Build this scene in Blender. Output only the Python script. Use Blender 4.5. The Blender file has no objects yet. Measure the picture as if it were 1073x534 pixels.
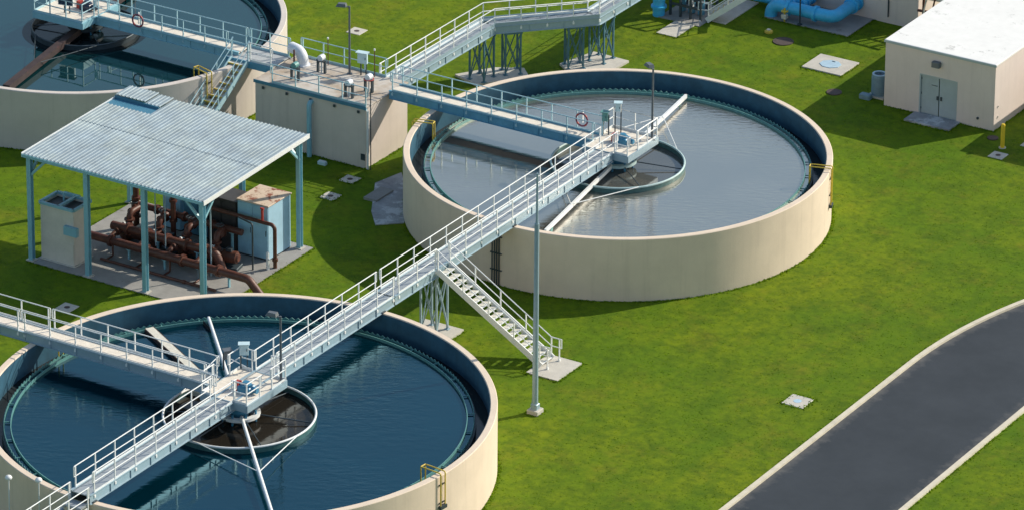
import bpy, math, random
import numpy as np
from mathutils import Matrix, Vector
random.seed(7); rng = np.random.default_rng(7)
scene = bpy.context.scene
C = scene.collection
PI = math.pi

# ------------------------------------------------------------------ camera
yaw, pitch, roll = math.radians(31.7), math.radians(20.1256), math.radians(0.4415)
cd = bpy.data.cameras.new('camera'); cam = bpy.data.objects.new('camera', cd); C.objects.link(cam)
cd.sensor_width = 36.0; cd.sensor_fit = 'HORIZONTAL'
cd.lens = 36.0 * 5576.07 / 1073.0
cd.shift_y = -(267.0 + 161.32) / 1073.0
cd.clip_start = 1.0; cd.clip_end = 6000.0
Rm = Matrix.Rotation(yaw, 4, 'Z') @ Matrix.Rotation(PI / 2 - pitch, 4, 'X') @ Matrix.Rotation(roll, 4, 'Z')
cam.matrix_world = Matrix.Translation((126.849, -215.926, 111.649)) @ Rm
scene.camera = cam

# ------------------------------------------------------------------ sky and sun
SUN_EL = math.radians(33.0); SUN_AZ = math.atan2(0.556, 0.831)      # clockwise from +Y
w = bpy.data.worlds.new('World'); scene.world = w; w.use_nodes = True
nt = w.node_tree; bg = nt.nodes['Background']
sky = nt.nodes.new('ShaderNodeTexSky'); sky.sky_type = 'NISHITA'; sky.sun_disc = False
sky.sun_elevation = SUN_EL; sky.sun_rotation = SUN_AZ; sky.air_density = 1.5; sky.dust_density = 1.5; sky.ozone_density = 2.0
nt.links.new(sky.outputs[0], bg.inputs[0]); bg.inputs[1].default_value = 0.13
sl = bpy.data.lights.new('sun', 'SUN'); sl.energy = 4.7; sl.angle = math.radians(0.53); sl.color = (1.0, 0.91, 0.76)
so = bpy.data.objects.new('sun', sl); C.objects.link(so)
sd = Vector((math.sin(SUN_AZ) * math.cos(SUN_EL), math.cos(SUN_AZ) * math.cos(SUN_EL), math.sin(SUN_EL)))
so.rotation_euler = (-sd).to_track_quat('-Z', 'Y').to_euler(); so.location = (60, 80, 90)
vs = scene.view_settings
vs.view_transform = 'Standard'; vs.look = 'None'; vs.exposure = 0.08; vs.gamma = 1.0; vs.use_curve_mapping = False

# ------------------------------------------------------------------ helpers
class MB:
    def __init__(s): s.v = []; s.f = []
    def add(s, vs_, fs):
        n = len(s.v); s.v += [tuple(p) for p in vs_]; s.f += [tuple(i + n for i in f) for f in fs]; return s
    def box(s, x0, x1, y0, y1, z0, z1):
        return s.add([(x0, y0, z0), (x1, y0, z0), (x1, y1, z0), (x0, y1, z0), (x0, y0, z1), (x1, y0, z1), (x1, y1, z1), (x0, y1, z1)],
                     [(3, 2, 1, 0), (4, 5, 6, 7), (0, 1, 5, 4), (1, 2, 6, 5), (2, 3, 7, 6), (3, 0, 4, 7)])
    def cbox(s, x0, x1, y0, y1, z0, z1, b=0.03):
        """box with chamfered vertical and top edges"""
        P = [(x0 + b, y0), (x1 - b, y0), (x1, y0 + b), (x1, y1 - b), (x1 - b, y1), (x0 + b, y1), (x0, y1 - b), (x0, y0 + b)]
        cx, cy = (x0 + x1) / 2, (y0 + y1) / 2
        def ins(p): return (p[0] + (b if p[0] < cx else -b), p[1] + (b if p[1] < cy else -b))
        vv = [(p[0], p[1], z0) for p in P] + [(p[0], p[1], z1 - b) for p in P] + [(*ins(p), z1) for p in P]
        ff = [tuple(range(7, -1, -1)), tuple(range(16, 24))]
        for i in range(8):
            j = (i + 1) % 8
            ff += [(i, j, 8 + j, 8 + i), (8 + i, 8 + j, 16 + j, 16 + i)]
        return s.add(vv, ff)
    def beam(s, p, q, wd, h, up=(0, 0, 1)):
        """rectangular bar from p to q: wd sideways, h along up"""
        p = Vector(p); q = Vector(q); d = (q - p).normalized(); u = Vector(up)
        sx = d.cross(u)
        if sx.length < 1e-4: sx = d.cross(Vector((1, 0, 0)))
        sx.normalize(); u = sx.cross(d).normalized()
        a = sx * wd / 2; b = u * h / 2
        return s.add([p - a - b, p + a - b, p + a + b, p - a + b, q - a - b, q + a - b, q + a + b, q - a + b],
                     [(0, 1, 2, 3), (7, 6, 5, 4), (0, 4, 5, 1), (1, 5, 6, 2), (2, 6, 7, 3), (3, 7, 4, 0)])
    def tube(s, pts, r, n=8, cap=True):
        pts = [Vector(p) for p in pts]; rr = r if isinstance(r, (list, tuple)) else [r] * len(pts)
        vv = []; ff = []; ref = None
        for i, p in enumerate(pts):
            if i == 0: t = pts[1] - p
            elif i == len(pts) - 1: t = p - pts[i - 1]
            else: t = (pts[i + 1] - p).normalized() + (p - pts[i - 1]).normalized()
            t.normalize()
            if ref is None: ref = t.cross(Vector((0, 0, 1)) if abs(t.z) < 0.9 else Vector((1, 0, 0))).normalized()
            a = ref - t * ref.dot(t)
            if a.length < 0.05: a = t.cross(Vector((0.3, 0.5, 0.8)))
            a.normalize(); b = a.cross(t).normalized(); ref = a
            k = 1.0
            if 0 < i < len(pts) - 1:
                c = (pts[i + 1] - p).normalized().dot((p - pts[i - 1]).normalized()); k = 1 / max(0.5, math.sqrt(max(0.01, (1 + c) / 2)))
            for j in range(n):
                an = 2 * PI * j / n
                vv.append(p + (a * math.cos(an) + b * math.sin(an)) * rr[i] * (k if n > 4 else 1))
        for i in range(len(pts) - 1):
            for j in range(n):
                j2 = (j + 1) % n
                ff.append((i * n + j, i * n + j2, (i + 1) * n + j2, (i + 1) * n + j))
        if cap:
            ff.append(tuple(range(n - 1, -1, -1))); o = (len(pts) - 1) * n; ff.append(tuple(range(o, o + n)))
        return s.add(vv, ff)
    def lathe(s, prof, cx, cy, n=128, closed=True, a0=0.0, a1=2 * PI):
        """prof: (r, z) points; closed joins last to first"""
        full = abs(a1 - a0 - 2 * PI) < 1e-6; m = len(prof); cols = n if full else n + 1
        vv = []; ff = []
        for i in range(cols):
            a = a0 + (a1 - a0) * i / n
            for r, z in prof: vv.append((cx + r * math.cos(a), cy + r * math.sin(a), z))
        for i in range(n):
            i2 = (i + 1) % cols
            for k in range(m if closed else m - 1):
                k2 = (k + 1) % m
                ff.append((i * m + k, i2 * m + k, i2 * m + k2, i * m + k2))
        return s.add(vv, ff)
    def disc(s, cx, cy, z, r, n=96):
        return s.add([(cx + r * math.cos(2 * PI * i / n), cy + r * math.sin(2 * PI * i / n), z) for i in range(n)], [tuple(range(n))])
    def poly(s, pts, z0, z1):
        """extruded polygon, counter-clockwise points"""
        n = len(pts); vv = [(p[0], p[1], z0) for p in pts] + [(p[0], p[1], z1) for p in pts]
        ff = [tuple(range(n - 1, -1, -1)), tuple(range(n, 2 * n))]
        for i in range(n):
            j = (i + 1) % n; ff.append((i, j, n + j, n + i))
        return s.add(vv, ff)
    def mesh(s, name, mat, smooth=None):
        me = bpy.data.meshes.new(name); me.from_pydata([tuple(p) for p in s.v], [], s.f)
        me.materials.append(MAT[mat]); me.update()
        if smooth:
            me.polygons.foreach_set('use_smooth', [True] * len(me.polygons)); me.set_sharp_from_angle(angle=math.radians(smooth))
        return me
    def build(s, name, mat, parent=None, smooth=None):
        return put(s.mesh(name, mat, smooth), name, parent)

def put(me, name, parent=None, loc=None, rot=None, scl=None):
    o = bpy.data.objects.new(name, me); C.objects.link(o)
    if parent: o.parent = parent
    if loc is not None: o.location = loc
    if rot is not None: o.rotation_euler = rot
    if scl is not None: o.scale = scl
    return o
def tag(o, label, cat, group=None):
    o['label'] = label; o['category'] = cat
    if group: o['group'] = group
    return o
def struct(o, kind='structure'): o['kind'] = kind; return o
def thing(name, label, cat, loc=(0, 0, 0), group=None, rz=0):
    o = bpy.data.objects.new(name, None); C.objects.link(o); o.location = loc; o.rotation_euler = (0, 0, rz); o.empty_display_size = 0.3
    return tag(o, label, cat, group)
def fillet(pts, r, n=6):
    out = [Vector(pts[0])]
    for i in range(1, len(pts) - 1):
        a, p, b = Vector(pts[i - 1]), Vector(pts[i]), Vector(pts[i + 1])
        d1 = (a - p).normalized(); d2 = (b - p).normalized(); ang = d1.angle(d2)
        if ang > 3.10: out.append(p); continue
        t = min(r / math.tan(ang / 2), (a - p).length * 0.49 if i > 1 else (a - p).length * .95, (b - p).length * 0.49 if i < len(pts) - 2 else (b - p).length * .95); rr = t * math.tan(ang / 2)
        ctr = p + (d1 + d2).normalized() * (rr / math.sin(ang / 2)); s0 = p + d1 * t - ctr; s1 = p + d2 * t - ctr; tot = s0.angle(s1)
        for k in range(n + 1):
            f = k / n; out.append(ctr + (s0 * math.sin((1 - f) * tot) + s1 * math.sin(f * tot)) / math.sin(tot))
    out.append(Vector(pts[-1])); return out

# ------------------------------------------------------------------ materials
MAT = {}
def mat(name, col, rough=0.6, metal=0.0, var=0.0, vscale=2.0, col2=None, streak=0.0, sscale=(3.2, 3.2, 0.16), bump=0.0, bscale=20.0, spec=0.5, spots=None):
    """procedural material: large noise tint, optional second colour patches, vertical streaks, bump"""
    m = bpy.data.materials.new(name); m.use_nodes = True; t = m.node_tree; N = t.nodes; Lk = t.links
    b = N['Principled BSDF']; b.inputs['Roughness'].default_value = rough; b.inputs['Metallic'].default_value = metal
    b.inputs['Specular IOR Level'].default_value = spec
    geo = N.new('ShaderNodeNewGeometry')
    base = N.new('ShaderNodeRGB'); base.outputs[0].default_value = (*col, 1); out = base.outputs[0]
    def noise(scale, detail=4, vec=None, rgh=0.6):
        n = N.new('ShaderNodeTexNoise'); n.inputs['Scale'].default_value = scale; n.inputs['Detail'].default_value = detail; n.inputs['Roughness'].default_value = rgh
        Lk.new(vec or geo.outputs['Position'], n.inputs['Vector']); return n.outputs[0]
    def ramp(src, a, c_):
        r = N.new('ShaderNodeMapRange'); r.inputs[1].default_value = a; r.inputs[2].default_value = c_; Lk.new(src, r.inputs[0]); return r.outputs[0]
    def mix(fac, A, B, mode='MIX'):
        x = N.new('ShaderNodeMix'); x.data_type = 'RGBA'; x.blend_type = mode
        if isinstance(fac, float): x.inputs[0].default_value = fac
        else: Lk.new(fac, x.inputs[0])
        Lk.new(A, x.inputs[6])
        if isinstance(B, tuple): x.inputs[7].default_value = (*B, 1)
        else: Lk.new(B, x.inputs[7])
        return x.outputs[2]
    if col2: out = mix(ramp(noise(vscale * 0.6, 5), 0.42, 0.66), out, col2)
    if var:
        v = ramp(noise(vscale, 6, rgh=0.7), 0.3, 0.7)
        g = N.new('ShaderNodeMapRange'); g.inputs[3].default_value = 1 - var; g.inputs[4].default_value = 1 + var; Lk.new(v, g.inputs[0])
        cmb = N.new('ShaderNodeCombineColor')
        for k in range(3): Lk.new(g.outputs[0], cmb.inputs[k])
        out = mix(1.0, out, cmb.outputs[0], 'MULTIPLY')
    if streak:
        mp = N.new('ShaderNodeMapping'); mp.inputs['Scale'].default_value = sscale; Lk.new(geo.outputs['Position'], mp.inputs[0])
        sfac = ramp(noise(1.0, 5, mp.outputs[0], 0.65), 0.52, 0.78)
        ml = N.new('ShaderNodeMath'); ml.operation = 'MULTIPLY'; ml.inputs[1].default_value = streak; Lk.new(sfac, ml.inputs[0])
        out = mix(ml.outputs[0], out, tuple(c * 0.45 for c in col))
    if spots:
        sc, thr, scol = spots
        out = mix(ramp(noise(sc, 6, rgh=0.75), thr, thr + 0.07), out, scol)
    Lk.new(out, b.inputs['Base Color'])
    if bump:
        bp = N.new('ShaderNodeBump'); bp.inputs['Strength'].default_value = bump; bp.inputs['Distance'].default_value = 0.05
        Lk.new(noise(bscale, 5), bp.inputs['Height']); Lk.new(bp.outputs[0], b.inputs['Normal'])
    MAT[name] = m; return m

mat('tank_concrete', (0.70, 0.585, 0.47), 0.85, var=0.07, vscale=0.5, streak=0.20, bump=0.12, bscale=14)
mat('tank_concrete_grey', (0.57, 0.52, 0.48), 0.85, var=0.07, vscale=0.5, streak=0.22, bump=0.12, bscale=14)
mat('tank_lining', (0.030, 0.105, 0.165), 0.6, var=0.25, vscale=1.2, streak=0.3)
mat('launder_dark', (0.03, 0.05, 0.055), 0.5, var=0.3, vscale=2)
mat('weir_teal', (0.11, 0.28, 0.27), 0.5, var=0.2, vscale=5)
mat('weir_dark', (0.05, 0.13, 0.13), 0.5, var=0.3, vscale=4)
mat('lip_pale', (0.42, 0.56, 0.56), 0.5, var=0.15, vscale=4)
mat('white_paint', (0.74, 0.76, 0.76), 0.45, var=0.08, vscale=3, spots=(9, 0.70, (0.35, 0.30, 0.25)))
mat('aluminium', (0.29, 0.40, 0.47), 0.45, 0.1, var=0.08, vscale=3)
mat('rail_paint', (0.74, 0.77, 0.78), 0.45, 0.0, var=0.05, vscale=4)
mat('deck_grey', (0.40, 0.42, 0.43), 0.7, var=0.12, vscale=6)
mat('deck_cream', (0.72, 0.66, 0.57), 0.8, var=0.12, vscale=3, bump=0.1)
mat('beam_blue', (0.10, 0.30, 0.44), 0.45, var=0.15, vscale=2)
mat('frame_blue', (0.24, 0.47, 0.56), 0.45, var=0.10, vscale=3)
mat('rail_blue', (0.36, 0.55, 0.62), 0.45, var=0.08, vscale=3)
mat('dark_steel', (0.05, 0.07, 0.085), 0.5, 0.3, var=0.2, vscale=3)
mat('underdeck_shade', (0.045, 0.038, 0.030), 0.7, var=0.3, vscale=3)  # dark tone stands for the shade beneath the decks
mat('trestle_blue', (0.07, 0.17, 0.23), 0.5, var=0.15, vscale=3)
mat('lamp_grey', (0.13, 0.15, 0.17), 0.5, 0.2)
mat('black_rubber', (0.02, 0.02, 0.022), 0.6)
mat('block_concrete', (0.62, 0.545, 0.49), 0.85, var=0.07, vscale=0.6, streak=0.25, bump=0.12, bscale=14)
mat('deck_concrete', (0.52, 0.49, 0.45), 0.9, var=0.12, vscale=1.2, col2=(0.38, 0.30, 0.22), bump=0.15, bscale=16)
mat('slab_concrete', (0.29, 0.285, 0.275), 0.9, var=0.18, vscale=1.0, spots=(1.1, 0.60, (0.20, 0.19, 0.18)), bump=0.15, bscale=18)
mat('pale_concrete', (0.50, 0.48, 0.43), 0.9, var=0.12, vscale=1.6, bump=0.12, bscale=18)
mat('wet_concrete', (0.30, 0.31, 0.33), 0.8, var=0.3, vscale=1.0, spots=(0.9, 0.5, (0.52, 0.54, 0.56)))
mat('kerb_concrete', (0.60, 0.55, 0.44), 0.9, var=0.14, vscale=1.5, bump=0.12, bscale=20)
mat('wall_cream', (0.69, 0.60, 0.55), 0.85, var=0.05, vscale=0.7, streak=0.16, bump=0.1, bscale=22)
mat('roof_white', (0.80, 0.80, 0.78), 0.6, var=0.05, vscale=1.4, spots=(0.8, 0.60, (0.50, 0.50, 0.48)), bump=0.08, bscale=6)
mat('door_grey', (0.37, 0.44, 0.46), 0.5, var=0.06, vscale=3)
mat('box_cream', (0.66, 0.61, 0.54), 0.6, var=0.08, vscale=2, streak=0.15)
mat('cabinet_blue', (0.31, 0.58, 0.76), 0.45, var=0.10, vscale=2)
mat('cabinet_side', (0.36, 0.56, 0.70), 0.5, var=0.08, vscale=2)
mat('cabinet_top', (0.60, 0.48, 0.38), 0.7, var=0.1, vscale=3, spots=(1.6, 0.52, (0.24, 0.07, 0.035)))
mat('cabinet_dark', (0.055, 0.05, 0.05), 0.5, var=0.3, vscale=2)
mat('pipe_rust', (0.098, 0.033, 0.023), 0.5, var=0.35, vscale=3, col2=(0.11, 0.042, 0.026), bump=0.15, bscale=12)
mat('pipe_blue', (0.06, 0.46, 0.80), 0.35, var=0.14, vscale=2.5, bump=0.1, bscale=8)
mat('motor_blue', (0.04, 0.20, 0.34), 0.4, var=0.15, vscale=3)
mat('yellow_paint', (0.62, 0.46, 0.06), 0.5, var=0.12, vscale=4)
mat('bollard_yellow', (0.72, 0.50, 0.02), 0.5, var=0.1, vscale=4)
mat('red_paint', (0.42, 0.05, 0.04), 0.5, var=0.15, vscale=6)
mat('ring_red', (0.20, 0.05, 0.09), 0.5, var=0.15, vscale=6)
mat('screen_dark', (0.02, 0.035, 0.07), 0.25)
mat('panel_pale_blue', (0.50, 0.66, 0.72), 0.5, var=0.06)
mat('skimmer_brown', (0.040, 0.024, 0.024), 0.7, var=0.4, vscale=1.5, spots=(2.5, 0.62, (0.13, 0.03, 0.035)))
mat('manhole_iron', (0.075, 0.055, 0.05), 0.7, var=0.2, vscale=6)
mat('elbow_white', (0.68, 0.71, 0.76), 0.4, var=0.1, vscale=3)
mat('ac_blue', (0.16, 0.26, 0.32), 0.5, var=0.15, vscale=4)
mat('hatch_blue', (0.40, 0.56, 0.68), 0.5, var=0.12, vscale=4)
mat('tread_pale', (0.62, 0.60, 0.52), 0.7, var=0.2, vscale=8)
mat('roof_sheet', (0.27, 0.345, 0.40), 0.5, 0.1, var=0.20, vscale=0.9, col2=(0.33, 0.40, 0.42), streak=0.6, sscale=(3.5, 0.35, 1.0), spots=(4.5, 0.61, (0.40, 0.48, 0.48)))
mat('flashing_blue', (0.06, 0.20, 0.30), 0.45, var=0.1)
mat('grating', (0.36, 0.40, 0.43), 0.5, 0.3, var=0.1, vscale=6)

def lawn_mat(name, blade=False):
    m = bpy.data.materials.new(name); m.use_nodes = True; t = m.node_tree; N = t.nodes; Lk = t.links; b = N['Principled BSDF']
    b.inputs['Roughness'].default_value = 0.9; b.inputs['Specular IOR Level'].default_value = 0.12
    geo = N.new('ShaderNodeNewGeometry')
    def noise(sc, det, rg=0.65):
        n = N.new('ShaderNodeTexNoise'); n.inputs['Scale'].default_value = sc; n.inputs['Detail'].default_value = det; n.inputs['Roughness'].default_value = rg
        Lk.new(geo.outputs['Position'], n.inputs['Vector']); return n.outputs[0]
    def rng_(src, a, c_, lo=0, hi=1):
        r = N.new('ShaderNodeMapRange'); r.inputs[1].default_value = a; r.inputs[2].default_value = c_; r.inputs[3].default_value = lo; r.inputs[4].default_value = hi; Lk.new(src, r.inputs[0]); return r.outputs[0]
    def mix(f, A, B, mode='MIX'):
        x = N.new('ShaderNodeMix'); x.data_type = 'RGBA'; x.blend_type = mode
        if isinstance(f, float): x.inputs[0].default_value = f
        else: Lk.new(f, x.inputs[0])
        for s_, v_ in ((6, A), (7, B)):
            if isinstance(v_, tuple): x.inputs[s_].default_value = (*v_, 1)
            else: Lk.new(v_, x.inputs[s_])
        return x.outputs[2]
    c = mix(rng_(noise(0.11, 4), 0.36, 0.64), (0.080, 0.160, 0.005), (0.160, 0.212, 0.006))
    c = mix(rng_(noise(0.55, 6, 0.7), 0.44, 0.70, 0, 0.85), c, (0.048, 0.098, 0.005))
    c = mix(rng_(noise(0.33, 6, 0.75), 0.52, 0.78, 0, 0.60), c, (0.21, 0.165, 0.020))
    c = mix(rng_(noise(2.2, 6, 0.7), 0.40, 0.74, 0, 0.68), c, (0.046, 0.092, 0.005))
    c = mix(rng_(noise(7.5, 4, 0.7), 0.48, 0.78, 0, 0.35), c, (0.15, 0.20, 0.015))
    mp = N.new('ShaderNodeMapping'); mp.inputs['Scale'].default_value = (1.1, 0.07, 1); Lk.new(geo.outputs['Position'], mp.inputs[0])
    ns = N.new('ShaderNodeTexNoise'); ns.inputs['Scale'].default_value = 1.0; ns.inputs['Detail'].default_value = 3; Lk.new(mp.outputs[0], ns.inputs['Vector'])
    c = mix(rng_(ns.outputs[0], 0.46, 0.66, 0, 0.35), c, (0.075, 0.150, 0.006))
    if blade: c = mix(0.2, c, (0.10, 0.18, 0.010))
    Lk.new(c, b.inputs['Base Color'])
    bp = N.new('ShaderNodeBump'); bp.inputs['Strength'].default_value = 0.30; bp.inputs['Distance'].default_value = 0.03
    Lk.new(noise(5.0, 6, 0.75), bp.inputs['Height']); Lk.new(bp.outputs[0], b.inputs['Normal'])
    if blade:       # thin leaves pass light through
        df = N.new('ShaderNodeBsdfDiffuse'); tr = N.new('ShaderNodeBsdfTranslucent'); mx = N.new('ShaderNodeMixShader'); mx.inputs[0].default_value = 0.5
        bc = mix(1.0, c, (1.75, 1.75, 1.75), 'MULTIPLY'); Lk.new(bc, df.inputs[0]); Lk.new(bc, tr.inputs[0]); Lk.new(df.outputs[0], mx.inputs[1]); Lk.new(tr.outputs[0], mx.inputs[2])
        Lk.new(mx.outputs[0], N['Material Output'].inputs['Surface'])
    MAT[name] = m
lawn_mat('lawn'); lawn_mat('blades', True)

def road_mat():
    m = bpy.data.materials.new('asphalt'); m.use_nodes = True; t = m.node_tree; N = t.nodes; Lk = t.links; b = N['Principled BSDF']
    b.inputs['Roughness'].default_value = 0.85
    geo = N.new('ShaderNodeNewGeometry')
    def noise(sc, det, rg=0.65):
        n = N.new('ShaderNodeTexNoise'); n.inputs['Scale'].default_value = sc; n.inputs['Detail'].default_value = det; n.inputs['Roughness'].default_value = rg
        Lk.new(geo.outputs['Position'], n.inputs['Vector']); return n.outputs[0]
    def mr(src, a, c_, lo, hi):
        r = N.new('ShaderNodeMapRange'); r.inputs[1].default_value = a; r.inputs[2].default_value = c_; r.inputs[3].default_value = lo; r.inputs[4].default_value = hi; Lk.new(src, r.inputs[0]); return r.outputs[0]
    at = N.new('ShaderNodeAttribute'); at.attribute_name = 'across'
    # dusty margins: distance to the nearer kerb plus noise
    ab = N.new('ShaderNodeMath'); ab.operation = 'ABSOLUTE'; Lk.new(at.outputs['Fac'], ab.inputs[0])
    ad = N.new('ShaderNodeMath'); ad.operation = 'MULTIPLY_ADD'; ad.inputs[1].default_value = 0.5; Lk.new(noise(1.6, 6), ad.inputs[0]); Lk.new(ab.outputs[0], ad.inputs[2])
    x = N.new('ShaderNodeMix'); x.data_type = 'RGBA'; x.inputs[6].default_value = (0.016, 0.025, 0.036, 1); x.inputs[7].default_value = (0.026, 0.036, 0.049, 1); Lk.new(mr(noise(0.35, 6, 0.7), 0.38, 0.68, 0, 1), x.inputs[0])
    y = N.new('ShaderNodeMix'); y.data_type = 'RGBA'; Lk.new(x.outputs[2], y.inputs[6]); y.inputs[7].default_value = (0.12, 0.12, 0.12, 1); Lk.new(mr(ad.outputs[0], 1.10, 1.32, 0, 0.75), y.inputs[0])
    Lk.new(y.outputs[2], b.inputs['Base Color'])
    bp = N.new('ShaderNodeBump'); bp.inputs['Strength'].default_value = 0.2; bp.inputs['Distance'].default_value = 0.02; Lk.new(noise(30, 4), bp.inputs['Height']); Lk.new(bp.outputs[0], b.inputs['Normal'])
    MAT['asphalt'] = m
road_mat()

def water_mat(name, col, rough, scale, strength, var=0.2, dist=0.06, stretch=(1, 1, 1), col2=None, spec=0.5, ior=1.333, tint=(1, 1, 1)):
    m = bpy.data.materials.new(name); m.use_nodes = True; t = m.node_tree; N = t.nodes; Lk = t.links; b = N['Principled BSDF']
    b.inputs['Roughness'].default_value = rough; b.inputs['IOR'].default_value = ior; b.inputs['Specular Tint'].default_value = (*tint, 1); b.inputs['Specular IOR Level'].default_value = spec
    geo = N.new('ShaderNodeNewGeometry')
    n1 = N.new('ShaderNodeTexNoise'); n1.inputs['Scale'].default_value = 0.25; n1.inputs['Detail'].default_value = 4; Lk.new(geo.outputs['Position'], n1.inputs['Vector'])
    mr = N.new('ShaderNodeMapRange'); mr.inputs[1].default_value = 0.35; mr.inputs[2].default_value = 0.65; Lk.new(n1.outputs[0], mr.inputs[0])
    x = N.new('ShaderNodeMix'); x.data_type = 'RGBA'; Lk.new(mr.outputs[0], x.inputs[0]); x.inputs[6].default_value = (*col, 1); x.inputs[7].default_value = (*(col2 or tuple(c * (1 - var) for c in col)), 1)
    Lk.new(x.outputs[2], b.inputs['Base Color'])
    mr_ = N.new('ShaderNodeMapping'); mr_.inputs['Rotation'].default_value = (0, 0, -0.52); Lk.new(geo.outputs['Position'], mr_.inputs[0])
    mp = N.new('ShaderNodeMapping'); mp.inputs['Scale'].default_value = stretch; Lk.new(mr_.outputs[0], mp.inputs[0])
    n2 = N.new('ShaderNodeTexNoise'); n2.inputs['Scale'].default_value = scale; n2.inputs['Detail'].default_value = 5; n2.inputs['Roughness'].default_value = 0.55; Lk.new(mp.outputs[0], n2.inputs['Vector'])
    bp = N.new('ShaderNodeBump'); bp.inputs['Strength'].default_value = strength; bp.inputs['Distance'].default_value = dist
    n3 = N.new('ShaderNodeTexNoise'); n3.inputs['Scale'].default_value = 0.13; n3.inputs['Detail'].default_value = 3; Lk.new(geo.outputs['Position'], n3.inputs['Vector'])   # wind patches between calm water
    ws = N.new('ShaderNodeMapRange'); ws.inputs[1].default_value = 0.40; ws.inputs[2].default_value = 0.60; ws.inputs[3].default_value = strength * 0.12; ws.inputs[4].default_value = strength; Lk.new(n3.outputs[0], ws.inputs[0]); Lk.new(ws.outputs[0], bp.inputs['Strength'])
    Lk.new(n2.outputs[0], bp.inputs['Height']); Lk.new(bp.outputs[0], b.inputs['Normal'])
    MAT[name] = m
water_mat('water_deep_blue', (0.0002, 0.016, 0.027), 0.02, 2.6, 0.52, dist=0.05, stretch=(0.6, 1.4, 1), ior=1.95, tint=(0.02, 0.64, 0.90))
water_mat('water_cloud_sheen', (0.095, 0.098, 0.090), 0.025, 2.8, 0.50, dist=0.05, stretch=(0.5, 1.6, 1), col2=(0.125, 0.127, 0.118), ior=6.0, tint=(1.0, 0.95, 0.86))  # pale base and raised reflectivity stand in for a mirrored bright cloud
water_mat('water_teal', (0.004, 0.030, 0.036), 0.02, 1.6, 0.05, dist=0.03, ior=1.9, tint=(0.45, 0.9, 0.95))
water_mat('water_brown', (0.022, 0.019, 0.015), 0.08, 2.0, 0.3, dist=0.03)
water_mat('water_brown_grey', (0.09, 0.095, 0.09), 0.06, 2.0, 0.2, dist=0.03, ior=2.0)
water_mat('water_launder', (0.006, 0.014, 0.018), 0.1, 3.0, 0.3, dist=0.03)

# ------------------------------------------------------------------ ground, road
TANKS = [(0.2, -34.36, 11.89), (0.0, 0.0, 11.0), (-33.77, 0.15, 10.96)]
g = MB(); g.add([(-3000, -3000, 0), (3000, -3000, 0), (3000, 3000, 0), (-3000, 3000, 0)], [(0, 1, 2, 3)])
struct(g.build('lawn', 'lawn'))

def road_line(off):
    """points of a line at distance off to the right of the left kerb line"""
    x0 = 21.0 + off; R = 31.0 - off; P = [(x0, y) for y in np.linspace(-220, -8, 40)]
    P += [(52.0 - R * math.cos(a), -8 + R * math.sin(a)) for a in np.linspace(0.03, 1.45, 46)]
    d = (math.sin(1.45), math.cos(1.45)); e = P[-1]
    P += [(e[0] + d[0] * s_, e[1] + d[1] * s_) for s_ in (20, 80, 160)]
    return P
def strip(name, m, off0, off1, z, prof=None, kind='structure'):
    offs = np.linspace(off0, off1, 9); rows = [road_line(o) for o in offs]; b = MB(); n = len(rows[0])
    vv = [(p[0], p[1], z) for r in rows for p in r]
    ff = [(k * n + i, (k + 1) * n + i, (k + 1) * n + i + 1, k * n + i + 1) for k in range(8) for i in range(n - 1)]
    b.add(vv, ff); o = b.build(name, m); struct(o)
    at = o.data.attributes.new('across', 'FLOAT', 'POINT'); at.data.foreach_set('value', np.repeat((offs - (off0 + off1) / 2) / ((off1 - off0) / 2), n))
    return o
strip('road', 'asphalt', 0.30, 6.95, 0.004)
for nm, o0, o1 in (('kerb', 0.06, 0.30), ('kerb', 6.95, 7.19)):
    b = MB(); A = road_line(o0); Bq = road_line(o1); n = len(A)
    vv = [(p[0], p[1], z) for L_, z in ((A, -0.05), (A, 0.12), (Bq, 0.12), (Bq, -0.05)) for p in L_]
    ff = [(k * n + i, k * n + i + 1, (k + 1) * n + i + 1, (k + 1) * n + i) for k in range(3) for i in range(n - 1)]
    b.add(vv, [f[::-1] for f in ff]); struct(b.build(nm, 'kerb_concrete'))

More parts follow.
